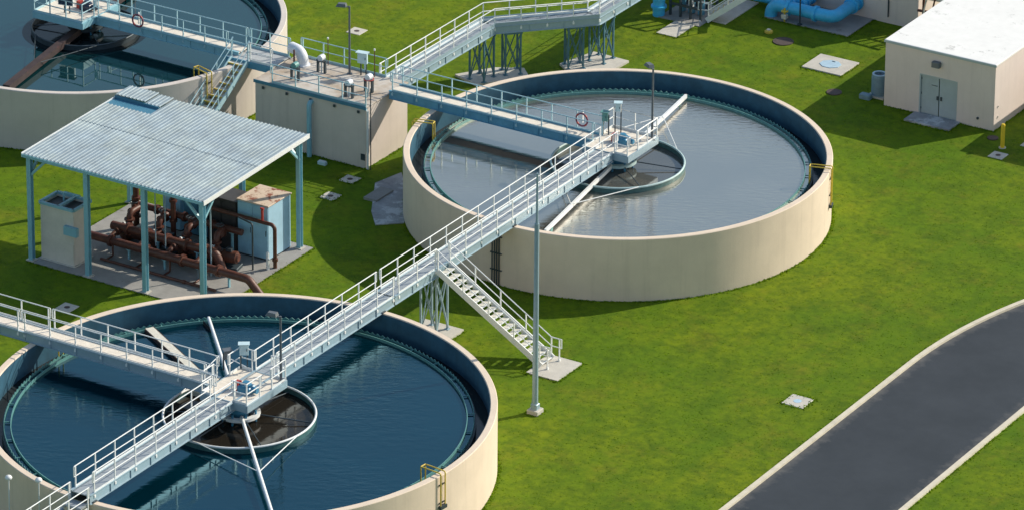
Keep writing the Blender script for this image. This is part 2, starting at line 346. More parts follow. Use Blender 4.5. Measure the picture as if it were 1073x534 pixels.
# ------------------------------------------------------------------ clarifier tanks
def tank(i, label):
    cx, cy, R = TANKS[i]; wr = R - 1.12; t = thing('clarifier_tank', label, 'tank', (cx, cy, 0), 'round clarifier tanks')
    MB().lathe([(R, -0.4), (R, 3.31), (R - 0.03, 3.34), (R - 0.31, 3.34), (R - 0.34, 3.31), (R - 0.34, 1.2), (R - 0.6, 1.2), (R - 0.6, -0.4)], 0, 0, 192).build('wall', 'tank_concrete_grey' if i == 2 else 'tank_concrete', t, 30)
    MB().lathe([(R - 0.345, 3.29), (R - 0.345, 1.9), (R - 0.36, 1.9), (R - 0.36, 3.29)], 0, 0, 160).build('lining', 'tank_lining', t, 30)
    MB().lathe([(wr, 2.42), (wr + 0.14, 2.42), (wr + 0.14, 1.95), (R - 0.35, 1.95), (R - 0.35, 1.75), (wr, 1.75)], 0, 0, 160).build('launder_trough', 'launder_dark', t, 30)
    b = MB(); n = int(wr * 2 * PI / 0.30) * 2                      # v-notch weir plate
    for r0, r1 in ((wr + 0.02, wr + 0.05),):
        vv = []; ff = []
        for k in range(n):
            a = 2 * PI * k / n; zt = 2.64 if k % 2 else 2.53
            for r in (r0, r1):
                vv += [(r * math.cos(a), r * math.sin(a), 2.36), (r * math.cos(a), r * math.sin(a), zt)]
        for k in range(n):
            k2 = (k + 1) % n; p, q = 4 * k, 4 * k2
            ff += [(p, p + 1, q + 1, q), (p + 2, q + 2, q + 3, p + 3), (p + 1, p + 3, q + 3, q + 1)]
        b.add(vv, ff)
    b.build('weir_plate', 'weir_teal', t)
    MB().lathe([(wr - 0.30, 2.20), (wr - 0.30, 2.60), (wr - 0.26, 2.60), (wr - 0.26, 2.20)], 0, 0, 160).build('scum_baffle', 'weir_teal', t, 30)
    bm = MB().box(-0.02, 0.36, -0.02, 0.02, 2.5, 2.55).mesh('bracket', 'weir_teal')
    for k in range(36):
        a = 2 * PI * (k + 0.5) / 36; put(bm, 'bracket', t, ((wr - 0.28) * math.cos(a), (wr - 0.28) * math.sin(a), 0), (0, 0, a))
    return t
tank(0, 'round cream clarifier tank of deep blue water, nearest the camera')
tank(1, 'round cream clarifier tank of silver grey water, beside the lawn')
tank(2, 'round clarifier tank of teal water, half cut off, behind the pump shelter')
WL = 2.46
for (cx, cy, R), m_in, m_well in zip(TANKS, ('water_deep_blue', 'water_cloud_sheen', 'water_teal'), ('water_brown', 'water_brown_grey', 'water_launder')):
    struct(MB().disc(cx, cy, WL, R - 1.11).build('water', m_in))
    struct(MB().disc(cx, cy, WL + 0.006, 3.44).build('water', m_well))
    struct(MB().lathe([(R - 1.0, 2.12), (R - 0.355, 2.12)], cx, cy, 128, closed=False).build('water', 'water_launder'))

# ------------------------------------------------------------------ handrails, bridges
def offset_path(path, d):
    """offset a plan polyline to its right by d, mitred; keeps z"""
    out = []; P = [Vector(p) for p in path]
    for i, p in enumerate(P):
        ds = []
        if i > 0: ds.append((P[i] - P[i - 1]).to_2d().normalized())
        if i < len(P) - 1: ds.append((P[i + 1] - P[i]).to_2d().normalized())
        ns = [Vector((v.y, -v.x)) for v in ds]; nn = sum(ns, Vector((0, 0))); nn.normalize(); k = 1 / max(0.3, nn.dot(ns[0]))
        out.append(Vector((p.x + nn.x * d * k, p.y + nn.y * d * k, p.z)))
    return out
_post = {}
def post_mesh(m, h, r=0.028):
    if (m, h, r) not in _post:
        _post[(m, h, r)] = MB().box(-r, r, -r, r, -0.22, h).box(-r * 1.9, r * 1.9, -r * 1.9, r * 1.9, -0.2, -0.08).mesh('post', m)
    return _post[(m, h, r)]
def handrail(parent, path, m='rail_paint', H=1.07, step=1.5, r=0.027, kick=True, loops=True):
    P = [Vector(p) for p in path]
    up = Vector((0, 0, 1))
    top = [p + up * H for p in P]; mid = [p + up * H * 0.53 for p in P]
    if loops:      # rails joined by a rounded return at the ends
        e0 = (P[0] - P[1]).normalized() * 0.12; e1 = (P[-1] - P[-2]).normalized() * 0.12
        pts = [mid[0], mid[0] + e0, top[0] + e0] + top + [top[-1] + e1, mid[-1] + e1, mid[-1]]
        MB().tube(fillet(pts, 0.05, 3) if len(P) == 2 else pts, r, 6).build('top_rail', m, parent, 50)
    else: MB().tube(top, r, 6).build('top_rail', m, parent, 50)
    MB().tube(mid, r * 0.9, 6).build('mid_rail', m, parent, 50)
    if kick:
        b = MB()
        for a, c in zip(P[:-1], P[1:]): b.beam(a + up * 0.06, c + up * 0.06, 0.02, 0.14)
        b.build('toe_board', m, parent)
    pm = post_mesh(m, H, r)
    for i, (a, c) in enumerate(zip(P[:-1], P[1:])):
        L_ = (c - a).length; n = max(1, round(L_ / step)); an = math.atan2(c.y - a.y, c.x - a.x)
        for k in range(n + (1 if i == len(P) - 2 else 0)): put(pm, 'post', parent, a + (c - a) * (k / n), (0, 0, an))
def girders(parent, path, half, z1, z0, m, ledge=True):
    for s in (-1, 1):
        q = offset_path(path, s * half); b = MB()
        for a, c in zip(q[:-1], q[1:]):
            for zc, hh, ww in (((z0 + z1) / 2, z1 - z0 - 0.04, 0.025), (z1 - 0.015, 0.03, 0.13), (z0 + 0.015, 0.03, 0.13)):
                b.beam((a.x, a.y, zc), (c.x, c.y, zc), ww, hh)
            n = int((c - a).length / 1.5)
            for k in range(1, n):
                p = a + (c - a) * (k / n); d = (c - a).normalized() * 0.02
                b.beam((p.x - d.x, p.y - d.y, (z0 + z1) / 2), (p.x + d.x, p.y + d.y, (z0 + z1) / 2), 0.11, z1 - z0 - 0.05)
        b.build('girder', m, parent)
def deck(parent, path, half, z, m, step=1.0, th=0.05, gap=0.015):
    cache = {}
    for a, c in zip([Vector(p) for p in path][:-1], [Vector(p) for p in path][1:]):
        L_ = (c - a).length; n = max(1, round(L_ / step)); an = math.atan2(c.y - a.y, c.x - a.x); w_ = round(L_ / n, 4)
        if w_ not in cache: cache[w_] = MB().box(gap / 2, w_ - gap / 2, -half, half, -th, 0).mesh('deck_panel', m)
        for k in range(n):
            p = a + (c - a) * (k / n); put(cache[w_], 'deck_panel', parent, (p.x, p.y, z), (0, 0, an))
def cross_beams(parent, path, half, z, m, step=1.5):
    me = MB().box(-0.03, 0.03, -half, half, -0.12, 0).mesh('cross_beam', m)
    for a, c in zip([Vector(p) for p in path][:-1], [Vector(p) for p in path][1:]):
        n = max(1, round((c - a).length / step)); an = math.atan2(c.y - a.y, c.x - a.x)
        for k in range(n): 
            p = a + (c - a) * ((k + .5) / n); put(me, 'cross_beam', parent, (p.x, p.y, z), (0, 0, an))
def L3(pts, z): return [Vector((p[0], p[1], z)) for p in pts]

def bridge(label, path, half, zd, rails, mrail='rail_paint', mgird='aluminium', mdeck='grating', depth=0.42, pstep=1.0, step=1.5, base=None, gname='walkways of the plant'):
    P = L3(path, 0)
    t = thing('walkway_bridge', label, 'walkway', (0, 0, 0), gname)
    girders(t, P, half, zd + 0.04, zd - depth, mgird); deck(t, P, half - 0.02, zd, mdeck, pstep); cross_beams(t, P, half - 0.02, zd - 0.055, mgird)
    q = MB(); q.beam((P[0].x, P[0].y, zd - depth + .07), (P[-1].x, P[-1].y, zd - depth + .07), half * 2 - .14, .02); q.build('shade_plate', 'underdeck_shade', t)  # added dark plate: shade under the deck put into its colour, for reflections
    for r in rails: handrail(t, [Vector(p) for p in r], mrail, step=step)
    return t
ZD = 3.74
XL, XR, YC = -0.56, 0.46, -0.05
# main walkway over the blue tank
b1 = bridge('long straight walkway crossing the deep blue tank from rim to rim', [(YC, -46.35), (YC, -21.75)], 0.51, ZD,
            [[(XL, -46.0, ZD), (XL, -35.6, ZD)], [(XL, -31.9, ZD), (XL, -21.8, ZD)], [(XR, -46.0, ZD), (XR, -35.1, ZD)], [(XR, -31.6, ZD), (XR, -21.8, ZD)]])
# its linking part and the span over the silver tank
b2 = bridge('long straight walkway from the blue tank past the stairs to the silver tank', [(YC, -21.65), (YC, -1.35)], 0.51, ZD,
            [[(XL, -21.3, ZD), (XL, -0.9, ZD)], [(XR, -21.3, ZD), (XR, -18.05, ZD)], [(XR, -16.75, ZD), (XR, -0.9, ZD)]])
# side bridge of the blue tank
b3 = bridge('narrow side walkway with bright cream deck reaching left over the blue tank', [(-24.0, -33.92), (-1.5, -33.92)], 0.50, ZD,
            [[(-24.0, -33.42, ZD), (-11.35, -33.42, ZD)], [(-11.0, -33.42, ZD), (-1.7, -33.42, ZD)], [(-24.0, -34.42, ZD), (-12.4, -34.42, ZD)], [(-12.0, -34.42, ZD), (-1.7, -34.42, ZD)]], mrail='rail_paint', mgird='aluminium', mdeck='deck_cream', pstep=0.62)
b4 = bridge('blue beamed side walkway from the concrete valve block to the silver tank centre', [(-13.6, -0.05), (-1.4, -0.05)], 0.50, ZD,
            [[(-13.4, 0.45, ZD), (-1.2, 0.45, ZD)], [(-13.4, -0.55, ZD), (-1.2, -0.55, ZD)]], mrail='rail_blue', mgird='beam_blue', mdeck='deck_cream', pstep=1.2)
b5 = bridge('blue railed side walkway over the teal tank behind the shelter', [(-32.6, 0.0), (-23.2, 0.0)], 0.50, ZD,
            [[(-32.4, 0.5, ZD), (-23.4, 0.5, ZD)], [(-32.4, -0.5, ZD), (-24.0, -0.5, ZD)]], mrail='rail_blue', mgird='frame_blue', mdeck='deck_cream', pstep=1.2)
# lower landing outside the blue tank, at the picture's bottom left
P = [(YC, -47.0), (YC, -58.0)]
b6 = bridge('lower walkway stepping down outside the blue tank at bottom left', P, 0.51, 3.12, [[(XL, -46.5, 3.12), (XL, -57.8, 3.12)], [(XR, -46.5, 3.12), (XR, -57.8, 3.12)]])
MB().box(-0.54, 0.44, -47.0, -46.42, 3.30, 3.40).build('step', 'grating', b6)
for y in (-49.5, -56.5):
    for x in (XL, XR): MB().box(x - .06, x + .06, y - .06, y + .06, 0, 2.7).build('leg', 'aluminium', b6)
for x in (-17.5, -23.5):
    for y in (-33.45, -34.4): MB().box(x - .06, x + .06, y - .06, y + .06, 0, 3.32).build('leg', 'aluminium', b3)
# bearing brackets on the rims
for bb, y in ((b1, -46.05), (b1, -22.7), (b2, -10.85)):
    for x in (XL, XR): MB().box(x - .1, x + .1, y - .14, y + .14, 3.342, 3.40 if bb is not None else 0).build('bearing', 'dark_steel', bb)

# elevated walkway behind the silver tank
P = [(-15.1, 1.52), (-15.1, 11.67), (-11.0, 15.87), (-11.0, 32.0)]; Z4 = 3.02
b7 = thing('walkway_bridge', 'elevated zigzag walkway on steel trestles running behind the silver tank', 'walkway', (0, 0, 0), 'walkways of the plant')
girders(b7, L3(P, 0), 0.5, Z4 + 0.04, Z4 - 0.40, 'aluminium'); deck(b7, L3(P, 0), 0.48, Z4, 'grating', 1.0)
for s in (-0.5, 0.5): handrail(b7, [Vector((p.x, p.y, Z4)) for p in offset_path(L3([(-15.1, 1.7)] + P[1:], 0), s)], 'rail_paint')
for s in (-0.5, 0.5):       # broad toe plates
    q = offset_path(L3(P[:], 0), s * 1.05); b = MB()
    for a, c in zip(q[:-1], q[1:]): b.beam((a.x, a.y, Z4 + 0.12), (c.x, c.y, Z4 + 0.12), 0.02, 0.24)
    b.build('toe_plate', 'aluminium', b7)
for k in range(2): MB().box(-15.55, -14.65, 1.52 + .28 * k, 1.78 + .28 * k, 3.30 - .15 * k, 3.35 - .15 * k).build('step', 'grating', b7)

def trestle(label, cx, cy, ang, lx, ly, h, m='trestle_blue', pad=None):
    t = thing('trestle', label, 'trestle', (cx, cy, 0), 'steel trestles under the walkways', ang)
    z0 = 0.12
    for x in (-lx, lx):
        for y in (-ly, ly):
            MB().beam((x, y, z0), (x, y, h), 0.09, 0.09, (0, 1, 0)).build('leg', m, t)
            MB().box(x - .12, x + .12, y - .12, y + .12, z0, z0 + .03).build('base_plate', m, t)
    for x in (-lx, lx):
        MB().beam((x, -ly, 0.2), (x, ly, h - 0.1), 0.05, 0.05).build('brace', m, t); MB().beam((x + .05, ly, 0.2), (x + .05, -ly, h - 0.1), 0.05, 0.05).build('brace', m, t)
    for y in (-ly, ly):
        MB().beam((-lx, y, 0.2), (lx, y, h - 0.1), 0.05, 0.05).build('brace', m, t); MB().beam((lx, y + .05, 0.2), (-lx, y + .05, h - 0.1), 0.05, 0.05).build('brace', m, t)
        MB().beam((-lx - .1, y, h - .05), (lx + .1, y, h - .05), 0.1, 0.1).build('cap_beam', m, t)
    return t
def pad(label, pts, z=0.09, m='pale_concrete', name='concrete_pad', cat='concrete pad', group='concrete pads in the lawn'):
    cx = sum(p[0] for p in pts) / len(pts); cy = sum(p[1] for p in pts) / len(pts)
    o = MB().poly([(p[0] - cx, p[1] - cy) for p in pts], -0.1, z).build(name, m); o.location = (cx, cy, 0); return tag(o, label, cat, group)
def rect(x0, x1, y0, y1): return [(x0, y0), (x1, y0), (x1, y1), (x0, y1)]
trestle('pale blue steel trestle carrying the walkway beside the long stairs', -0.05, -17.35, 0, 0.45, 0.5, 3.30, 'aluminium')
pad('small concrete footing under the trestle beside the long stairs', rect(-1.15, 1.1, -18.3, -16.45), 0.12)
trestle('blue trestle at the first bend of the zigzag walkway', -15.1, 10.95, 0.0, 0.46, 0.5, 2.60)
trestle('blue trestle just after the first bend of the zigzag walkway', -14.2, 12.55, PI / 4, 0.42, 0.42, 2.60)
pad('stained concrete footing under the two trestles nearest the valve block', [(-16.6, 10.6), (-14.9, 10.0), (-13.0, 12.5), (-13.9, 13.4), (-15.3, 12.6)], 0.12)
trestle('blue trestle before the second bend of the zigzag walkway', -11.75, 15.1, PI / 4, 0.42, 0.42, 2.60)
trestle('blue trestle after the second bend of the zigzag walkway', -11.0, 16.75, 0, 0.46, 0.5, 2.60)
pad('concrete footing under the two trestles behind the silver tank rim', [(-12.6, 15.0), (-11.2, 14.0), (-9.7, 15.6), (-9.6, 17.4), (-11.9, 17.5)], 0.12)

# long stairs down to the lawn
def stairs(label, top, bot, wd, n, m='rail_paint', mt='tread_pale', side_rails=(1, 1), parent_name='metal_stairs', nosing=None):
    """top, bot: centre points; straight flight"""
    T, Bt = Vector(top), Vector(bot); d = (Bt - T); hd = Vector((d.x, d.y, 0)).normalized(); sx = Vector((hd.y, -hd.x, 0)); L_ = Vector((d.x, d.y, 0)).length
    t = thing(parent_name, label, 'stairs', (0, 0, 0), 'metal stairs')
    an = math.atan2(hd.y, hd.x); run = L_ / n
    tm = MB().box(-run * 0.42, run * 0.42, -wd / 2, wd / 2, -0.05, 0).mesh('tread', mt)
    nm = MB().box(run * 0.42, run * 0.42 + 0.03, -wd / 2, wd / 2, -0.06, 0.004).mesh('nosing', nosing or m)
    for k in range(n):
        f = (k + 0.5) / n; p = T + d * f
        o = put(tm, 'tread', t, p, (0, 0, an)); put(nm, 'nosing', o)
    for s in (-1, 1):
        off = sx * (wd / 2 + 0.03) * s
        MB().beam(T + off + Vector((0, 0, 0.02)) - hd * 0.0, Bt + off + Vector((0, 0, 0.02)), 0.05, 0.32).build('stringer', m, t)
        if side_rails[0 if s < 0 else 1]:
            a = T + off + Vector((0, 0, 0.1)); c = Bt + off + Vector((0, 0, 0.12)) - hd * 0.1
            handrail(t, [a, c, c + hd * 0.45], m, H=0.98, step=1.7, kick=False, loops=True)
    return t
st = stairs('long open-tread stairs descending from the walkway to the lawn', (0.55, -17.4, ZD - 0.1), (6.45, -17.4, 0.12), 1.04, 17)
pad('square concrete pad at the foot of the long stairs', rect(6.1, 7.85, -18.75, -16.45), 0.06)
stairs('steep stairs between the teal tank and the concrete valve block', (-22.85, -0.9, 3.55), (-22.85, -6.6, 0.1), 1.0, 15, 'rail_blue', nosing='yellow_paint')

# ------------------------------------------------------------------ clarifier drives
def drive(i, label, arm_ang, ring_m, arm_m, dark=False, ring_r=3.5, arm_kind='pipe', motor='motor_blue', platform=(-1.35, 1.1, -1.25, 2.05)):
    cx, cy, R = TANKS[i]
    t = thing('clarifier_mechanism', label, 'clarifier mechanism', (cx, cy, 0), 'clarifier mechanisms')
    MB().tube([(0, 0, 0.8), (0, 0, 3.15)], 0.42, 20).build('centre_column', 'dark_steel' if dark else 'motor_blue', t, 40)
    MB().lathe([(ring_r, 2.0), (ring_r, 2.70), (ring_r + 0.05, 2.70), (ring_r + 0.05, 2.0)], 0, 0, 96).build('feedwell', 'dark_steel' if dark else 'weir_dark', t, 40)
    MB().tube([((ring_r + .025) * math.cos(a), (ring_r + .025) * math.sin(a), 2.74) for a in np.linspace(0, 2 * PI, 97)], 0.055, 8, cap=False).build('feedwell_lip', ring_m, t, 60)
    MB().lathe([(0.72, 2.74), (0.98, 2.74), (0.98, 2.88), (0.72, 2.88)], 0, 0, 48).build('turntable', ring_m if not dark else 'dark_steel', t, 40)
    MB().lathe([(0.0, 3.02), (0.66, 3.02), (0.66, 3.20), (0.5, 3.34), (0.0, 3.34)], 0, 0, 32, closed=False).build('gear_housing', motor, t, 40)
    pm = MB().box(-0.04, 0.04, -0.04, 0.04, 2.5, 3.05).mesh('cage_bar', motor)
    for k in range(8):
        a = PI / 4 * k + 0.2; put(pm, 'cage_bar', t, (0.82 * math.cos(a), 0.82 * math.sin(a), 0), (0, 0, a))
    wr = R - 1.5
    for s in (0, PI):
        a = arm_ang + s; d = Vector((math.cos(a), math.sin(a), 0)); e = Vector((-d.y, d.x, 0)); up = Vector((0, 0, 1))
        if arm_kind == 'pipe':
            MB().tube([d * 0.7 + up * 2.9, d * wr + up * 2.78], 0.085, 10).build('skimmer_arm', arm_m, t, 40)
        else:
            MB().beam(d * 0.8 + up * 2.8, d * wr + up * 2.72, 0.13 if not dark else 0.40, 0.20 if not dark else 0.35).build('skimmer_arm', arm_m, t)
        for q in (-1, 1):
            MB().tube([d * 6.2 + up * 2.85, (d * math.cos(0.75) + e * q * math.sin(0.75)) * ring_r + up * 2.76], 0.025, 6).build('stay_rod', arm_m if not dark else 'dark_steel', t, 40)
        MB().beam(d * (wr - 0.9) + up * 2.5 + e * 0.02, d * wr + up * 2.5 + e * 0.25, 0.04, 0.30).build('skimmer_blade', 'black_rubber' if i != 1 else 'weir_teal', t)
    for k in range(6):       # ring hangers
        a = PI / 3 * k + 0.4
        MB().tube([(0.8 * math.cos(a), 0.8 * math.sin(a), 2.8), (ring_r * math.cos(a), ring_r * math.sin(a), 2.55)], 0.03, 6).build('spoke', 'dark_steel', t, 40)
    return t
drive(0, 'white feedwell ring and pipe skimmer arms at the blue tank centre', math.atan2(0.735, -0.68), 'white_paint', 'rail_paint')
drive(1, 'teal feedwell ring and white skimmer beam at the silver tank centre', math.radians(98.5), 'lip_pale', 'white_paint', arm_kind='beam', ring_r=3.4)
drive(2, 'rusty black feedwell ring and brown skimmer beam at the teal tank centre', math.radians(-80), 'dark_steel', 'skimmer_brown', dark=True, arm_kind='beam', ring_r=2.9)

def platform(label, cx, cy, x0, x1, y0, y1, z, rails, m='aluminium', mr='rail_paint', md='deck_cream'):
    t = thing('centre_platform', label, 'platform', (cx, cy, 0), 'centre platforms')
    nx = max(2, round((x1 - x0) / 0.8)); ny = max(2, round((y1 - y0) / 0.8)); pw = (x1 - x0) / nx; ph = (y1 - y0) / ny
    me = MB().box(0.008, pw - 0.008, 0.008, ph - 0.008, -0.05, 0).mesh('deck_panel', md)
    for i in range(nx):
        for j in range(ny): put(me, 'deck_panel', t, (x0 + i * pw, y0 + j * ph, z))
    b = MB()
    for (a, c) in (((x0, y0), (x1, y0)), ((x1, y0), (x1, y1)), ((x1, y1), (x0, y1)), ((x0, y1), (x0, y0))): b.beam((*a, z - 0.16), (*c, z - 0.16), 0.06, 0.36)
    b.build('frame', m, t)
    for r in rails: handrail(t, [Vector((p[0], p[1], z)) for p in r], mr, step=1.1)
    return t
ZP = ZD + 0.012
platform('square cream centre platform above the blue tank drive', 0.2, -34.36, -1.55, 1.05, -0.9, 2.35, ZP,
         [[(-1.5, 1.4), (-1.5, 2.3), (-0.85, 2.3)], [(0.3, -0.85), (1.0, -0.85), (1.0, 0.2)], [(1.0, 1.2), (1.0, 2.3), (0.35, 2.3)], [(-1.5, 0.0), (-1.5, -0.85), (-0.8, -0.85)]])
platform('blue-edged centre platform above the silver tank drive', 0.0, 0.0, -1.35, 1.35, -1.3, 1.75, ZP,
         [[(-1.3, 0.7), (-1.3, 1.7), (1.3, 1.7), (1.3, -0.2)], [(0.55, -1.25), (1.3, -1.25)]], 'aluminium')
platform('pale centre platform with control panel above the teal tank drive', -33.77, 0.15, -2.1, 1.2, -1.9, 1.5, ZP,
         [[(1.15, -0.75), (1.15, -1.85), (-2.05, -1.85), (-2.05, 1.45), (1.15, 1.45), (1.15, 0.5)]], 'frame_blue', 'rail_blue')

def motor(label, x, y, z, m='motor_blue', cx2='red_paint'):
    t = thing('drive_motor', label, 'motor', (x, y, z), 'drive motors')
    MB().cbox(-0.34, 0.34, -0.3, 0.3, 0, 0.34, 0.05).build('gearbox', m, t)
    MB().tube([(0, 0, 0.34), (0, 0, 0.40), (0, 0, 0.41), (0, 0, 0.52)], [0.26, 0.26, 0.18, 0.16], 16).build('motor_body', m, t, 40)
    MB().tube([(0.3, 0, 0.2), (0.62, 0, 0.2)], 0.14, 14).build('reducer', m, t, 40)
    MB().box(-0.6, -0.36, -0.16, 0.16, 0.0, 0.42).build('junction_box', cx2, t)
    return t
motor('blue drive motor with dark red box on the blue tank platform', 0.35, -34.0, ZP)
motor('bright blue drive motor on the silver tank platform', 0.2, 0.15, ZP)
motor('dark blue drive motor on the teal tank platform', -33.6, 0.1, ZP, 'screen_dark')

def control_box(label, x, y, z, rz, h=0.55, m='panel_pale_blue', ms='white_paint', post=0.75, w_=0.5):
    t = thing('control_panel', label, 'control panel', (x, y, z), 'control panels', rz)
    for s in (-0.15, 0.15): MB().box(s - .03, s + .03, -.03, .03, 0, post + h * .6).build('stand_post', 'dark_steel', t)
    MB().cbox(-w_ / 2, w_ / 2, -0.20, -0.03, post, post + h, 0.02).build('cabinet', m, t)
    o = MB().box(-w_ / 2 + .04, w_ / 2 - .04, -0.215, -0.203, post + .04, post + h - .04).build('door', ms, t)
    MB().box(w_ / 2 - .10, w_ / 2 - .07, -0.235, -0.217, post + h * .4, post + h * .6).build('handle', 'dark_steel', o)
    MB().box(-w_ / 2 - .06, w_ / 2 + .06, -0.32, 0.05, post + h + .01, post + h + .04).build('rain_hood', ms, t)
    return t
control_box('pale control panel on the walkway edge of the blue tank', -1.15, -32.0, ZP, 0.6, h=0.55, ms='panel_pale_blue', w_=0.42)
control_box('white control panel standing tall above the silver tank centre', -0.72, 1.2, ZP, 0.5, h=0.5, m='white_paint', ms='panel_pale_blue', post=1.2, w_=0.32)
control_box('small grey-green switch box at the end of the blue beamed walkway', -1.1, 0.62, ZP, 0.2, h=0.5, m='weir_teal', ms='weir_teal', post=0.8, w_=0.3)
control_box('dark screened control panel on the teal tank platform', -34.2, -0.9, ZP, 0.2, h=0.62, m='white_paint', ms='screen_dark', post=0.5, w_=0.9)
control_box('small grey switch box at the corner of the blue tank platform', -1.75, -32.55, ZP, 0.9, h=0.45, ms='lamp_grey', m='lamp_grey', post=0.6, w_=0.3)

def lamp(label, x, y, z, h, rz, m='lamp_grey'):
    t = thing('lamp_post', label, 'lamp post', (x, y, z), 'lamp posts on the walkways', rz)
    MB().box(-.13, .13, -.13, .13, 0, 0.03).build('base_plate', m, t)
    MB().tube([(0, 0, 0.03), (0, 0, h)], [0.065, 0.05], 10).build('pole', m, t, 40)
    MB().beam((0, 0, h - .06), (0.28, 0, h - .03), 0.06, 0.06).build('arm', m, t)
    hd = MB(); hd.add([(0.15, -.17, h - .04), (0.72, -.17, h - .04), (0.72, .17, h - .04), (0.15, .17, h - .04), (0.20, -.13, h + .13), (0.60, -.10, h + .13), (0.60, .10, h + .13), (0.20, .13, h + .13)],
                      [(3, 2, 1, 0), (4, 5, 6, 7), (0, 1, 5, 4), (1, 2, 6, 5), (2, 3, 7, 6), (3, 0, 4, 7)])
    hh = hd.build('lamp_head', m, t); MB().box(0.24, 0.66, -.12, .12, h - .055, h - .042).build('lens', 'white_paint', hh)
    return t
lamp('dark lamp post with square head on the blue tank walkway', 1.12, -32.3, ZP, 3.35, 3.3)
lamp('dark lamp post on the platform of the silver tank', 1.25, 1.3, ZP, 3.95, 2.6)
lamp('dark lamp post standing on the concrete valve block', -16.95, 0.75, 3.5, 3.85, 3.5)

def life_ring(label, x, y, z, rx):
    pts = [(0.34 * math.cos(a), 0, 0.34 * math.sin(a)) for a in np.linspace(0, 2 * PI, 25)]
    t = thing('life_ring', label, 'life ring', (x, y, z), 'life rings on the handrails', rx)
    MB().tube(pts, 0.048, 8, cap=False).build('ring', 'ring_red', t, 60)
    for k in range(4):
        a = PI / 4 + PI / 2 * k
        MB().tube([(0.34 * math.cos(a - .16), 0, 0.34 * math.sin(a - .16)), (0.34 * math.cos(a), 0, 0.34 * math.sin(a)), (0.34 * math.cos(a + .16), 0, 0.34 * math.sin(a + .16))], 0.054, 8).build('band', 'red_paint', t, 60)
    MB().beam((0, 0.1, -0.2), (0, 0.1, 0.45), 0.1, 0.04).build('hook_plate', 'white_paint', t)
    return t
life_ring('red life ring hung on the walkway rail by the silver tank centre', -2.4, 0.38, ZD + 0.62, 0.0)
life_ring('red life ring hung on the walkway rail over the teal tank', -29.7, -0.62, ZD + 0.45, 0.0)

# scum trough of the blue tank
t = thing('scum_trough', 'brown stained scum trough between the rim and blue tank centre', 'scum trough', (0, 0, 0))
MB().beam((-8.75, -28.95, 2.62), (-3.4, -32.05, 2.62), 0.42, 0.10).build('beach_plate', 'tread_pale', t)
MB().beam((-8.85, -29.15, 2.45), (-3.5, -32.25, 2.45), 0.06, 0.42).build('side_plate', 'skimmer_brown', t)
MB().beam((-8.65, -28.75, 2.5), (-3.3, -31.85, 2.5), 0.05, 0.34).build('side_plate', 'skimmer_brown', t)
t = thing('scum_box', 'small yellowed scum box beside the white feedwell ring', 'scum box', (-3.0, -33.2, 0))
MB().cbox(-0.45, 0.45, -0.3, 0.3, 2.2, 2.72, 0.04).build('box', 'tread_pale', t); MB().box(-.36, .36, -.22, .22, 2.722, 2.74).build('lid', 'box_cream', t)

# yellow sample pipes looped over the rims
def rim_pipe(label, i, ang, out_to=1.3, in_to=2.55, loop=True, spread=0.16):
    cx, cy, R = TANKS[i]; t = thing('yellow_pipe', label, 'pipe', (cx, cy, 0), 'yellow pipes over the tank rims', ang)
    for s in (-1, 1):
        y = s * spread
        P = [(R + 0.09, y, out_to), (R + 0.09, y, 3.52), (R - 1.05, y, 3.52), (R - 1.05, y, in_to)]
        MB().tube(fillet(P, 0.09, 4), 0.032, 8).build('pipe_run', 'yellow_paint', t, 50)
    MB().tube([(R - 1.05, -spread, 3.515), (R - 1.05, spread, 3.515)], 0.032, 8).build('cross_pipe', 'yellow_paint', t, 50)
    MB().box(R + 0.01, R + 0.17, -spread - .06, spread + .06, out_to - 0.16, out_to).build('valve_box', 'dark_steel', t)
    for z in (2.0, 2.9): MB().box(R + 0.01, R + 0.05, -spread - .05, spread + .05, z, z + .05).build('clamp', 'dark_steel', t)
rim_pipe('yellow pipe over the silver tank rim facing the lawn', 1, math.atan2(3.6, 10.2), 1.5)
rim_pipe('yellow pipe over the silver tank rim by the valve block', 1, math.atan2(-2.6, -10.5), 2.6)
rim_pipe('yellow pipe over the front right rim of the blue tank', 0, math.atan2(-1.2, 11.4), 1.9)
rim_pipe('yellow pipe over the teal tank rim behind the shelter roof', 2, math.atan2(-3.2, 10.1), 1.5)
rim_pipe('yellow pipe over the blue tank rim under its side walkway', 0, math.atan2(0.9, -11.5), 2.2)

# caged ladder pipes on the silver tank wall
t = thing('wall_conduits', 'dark bundle of conduits climbing the silver tank wall below the walkway', 'conduits', (-0.45, -11.0, 0))
for k in range(4): MB().tube([(-0.2 + k * 0.13, -0.08 + 0.01 * k, 0), (-0.2 + k * 0.13, -0.08 + 0.01 * k, 3.3)], 0.035, 8).build('conduit', 'dark_steel', t, 50)
for z in (0.8, 1.7, 2.6): MB().box(-0.34, 0.34, -0.06, 0.0, z, z + .06).build('strap', 'dark_steel', t)
t = thing('wall_conduits', 'dark pipes standing against the silver tank wall by the stained slab', 'conduits', (0, 0, 0))
for k in range(3):
    a = math.atan2(-3.6 - k * 0.35, -10.4); MB().tube([(11.1 * math.cos(a), 11.1 * math.sin(a), 0), (11.1 * math.cos(a), 11.1 * math.sin(a), 1.9 - 0.2 * k)], 0.06, 8).build('conduit', 'dark_steel', t, 50)

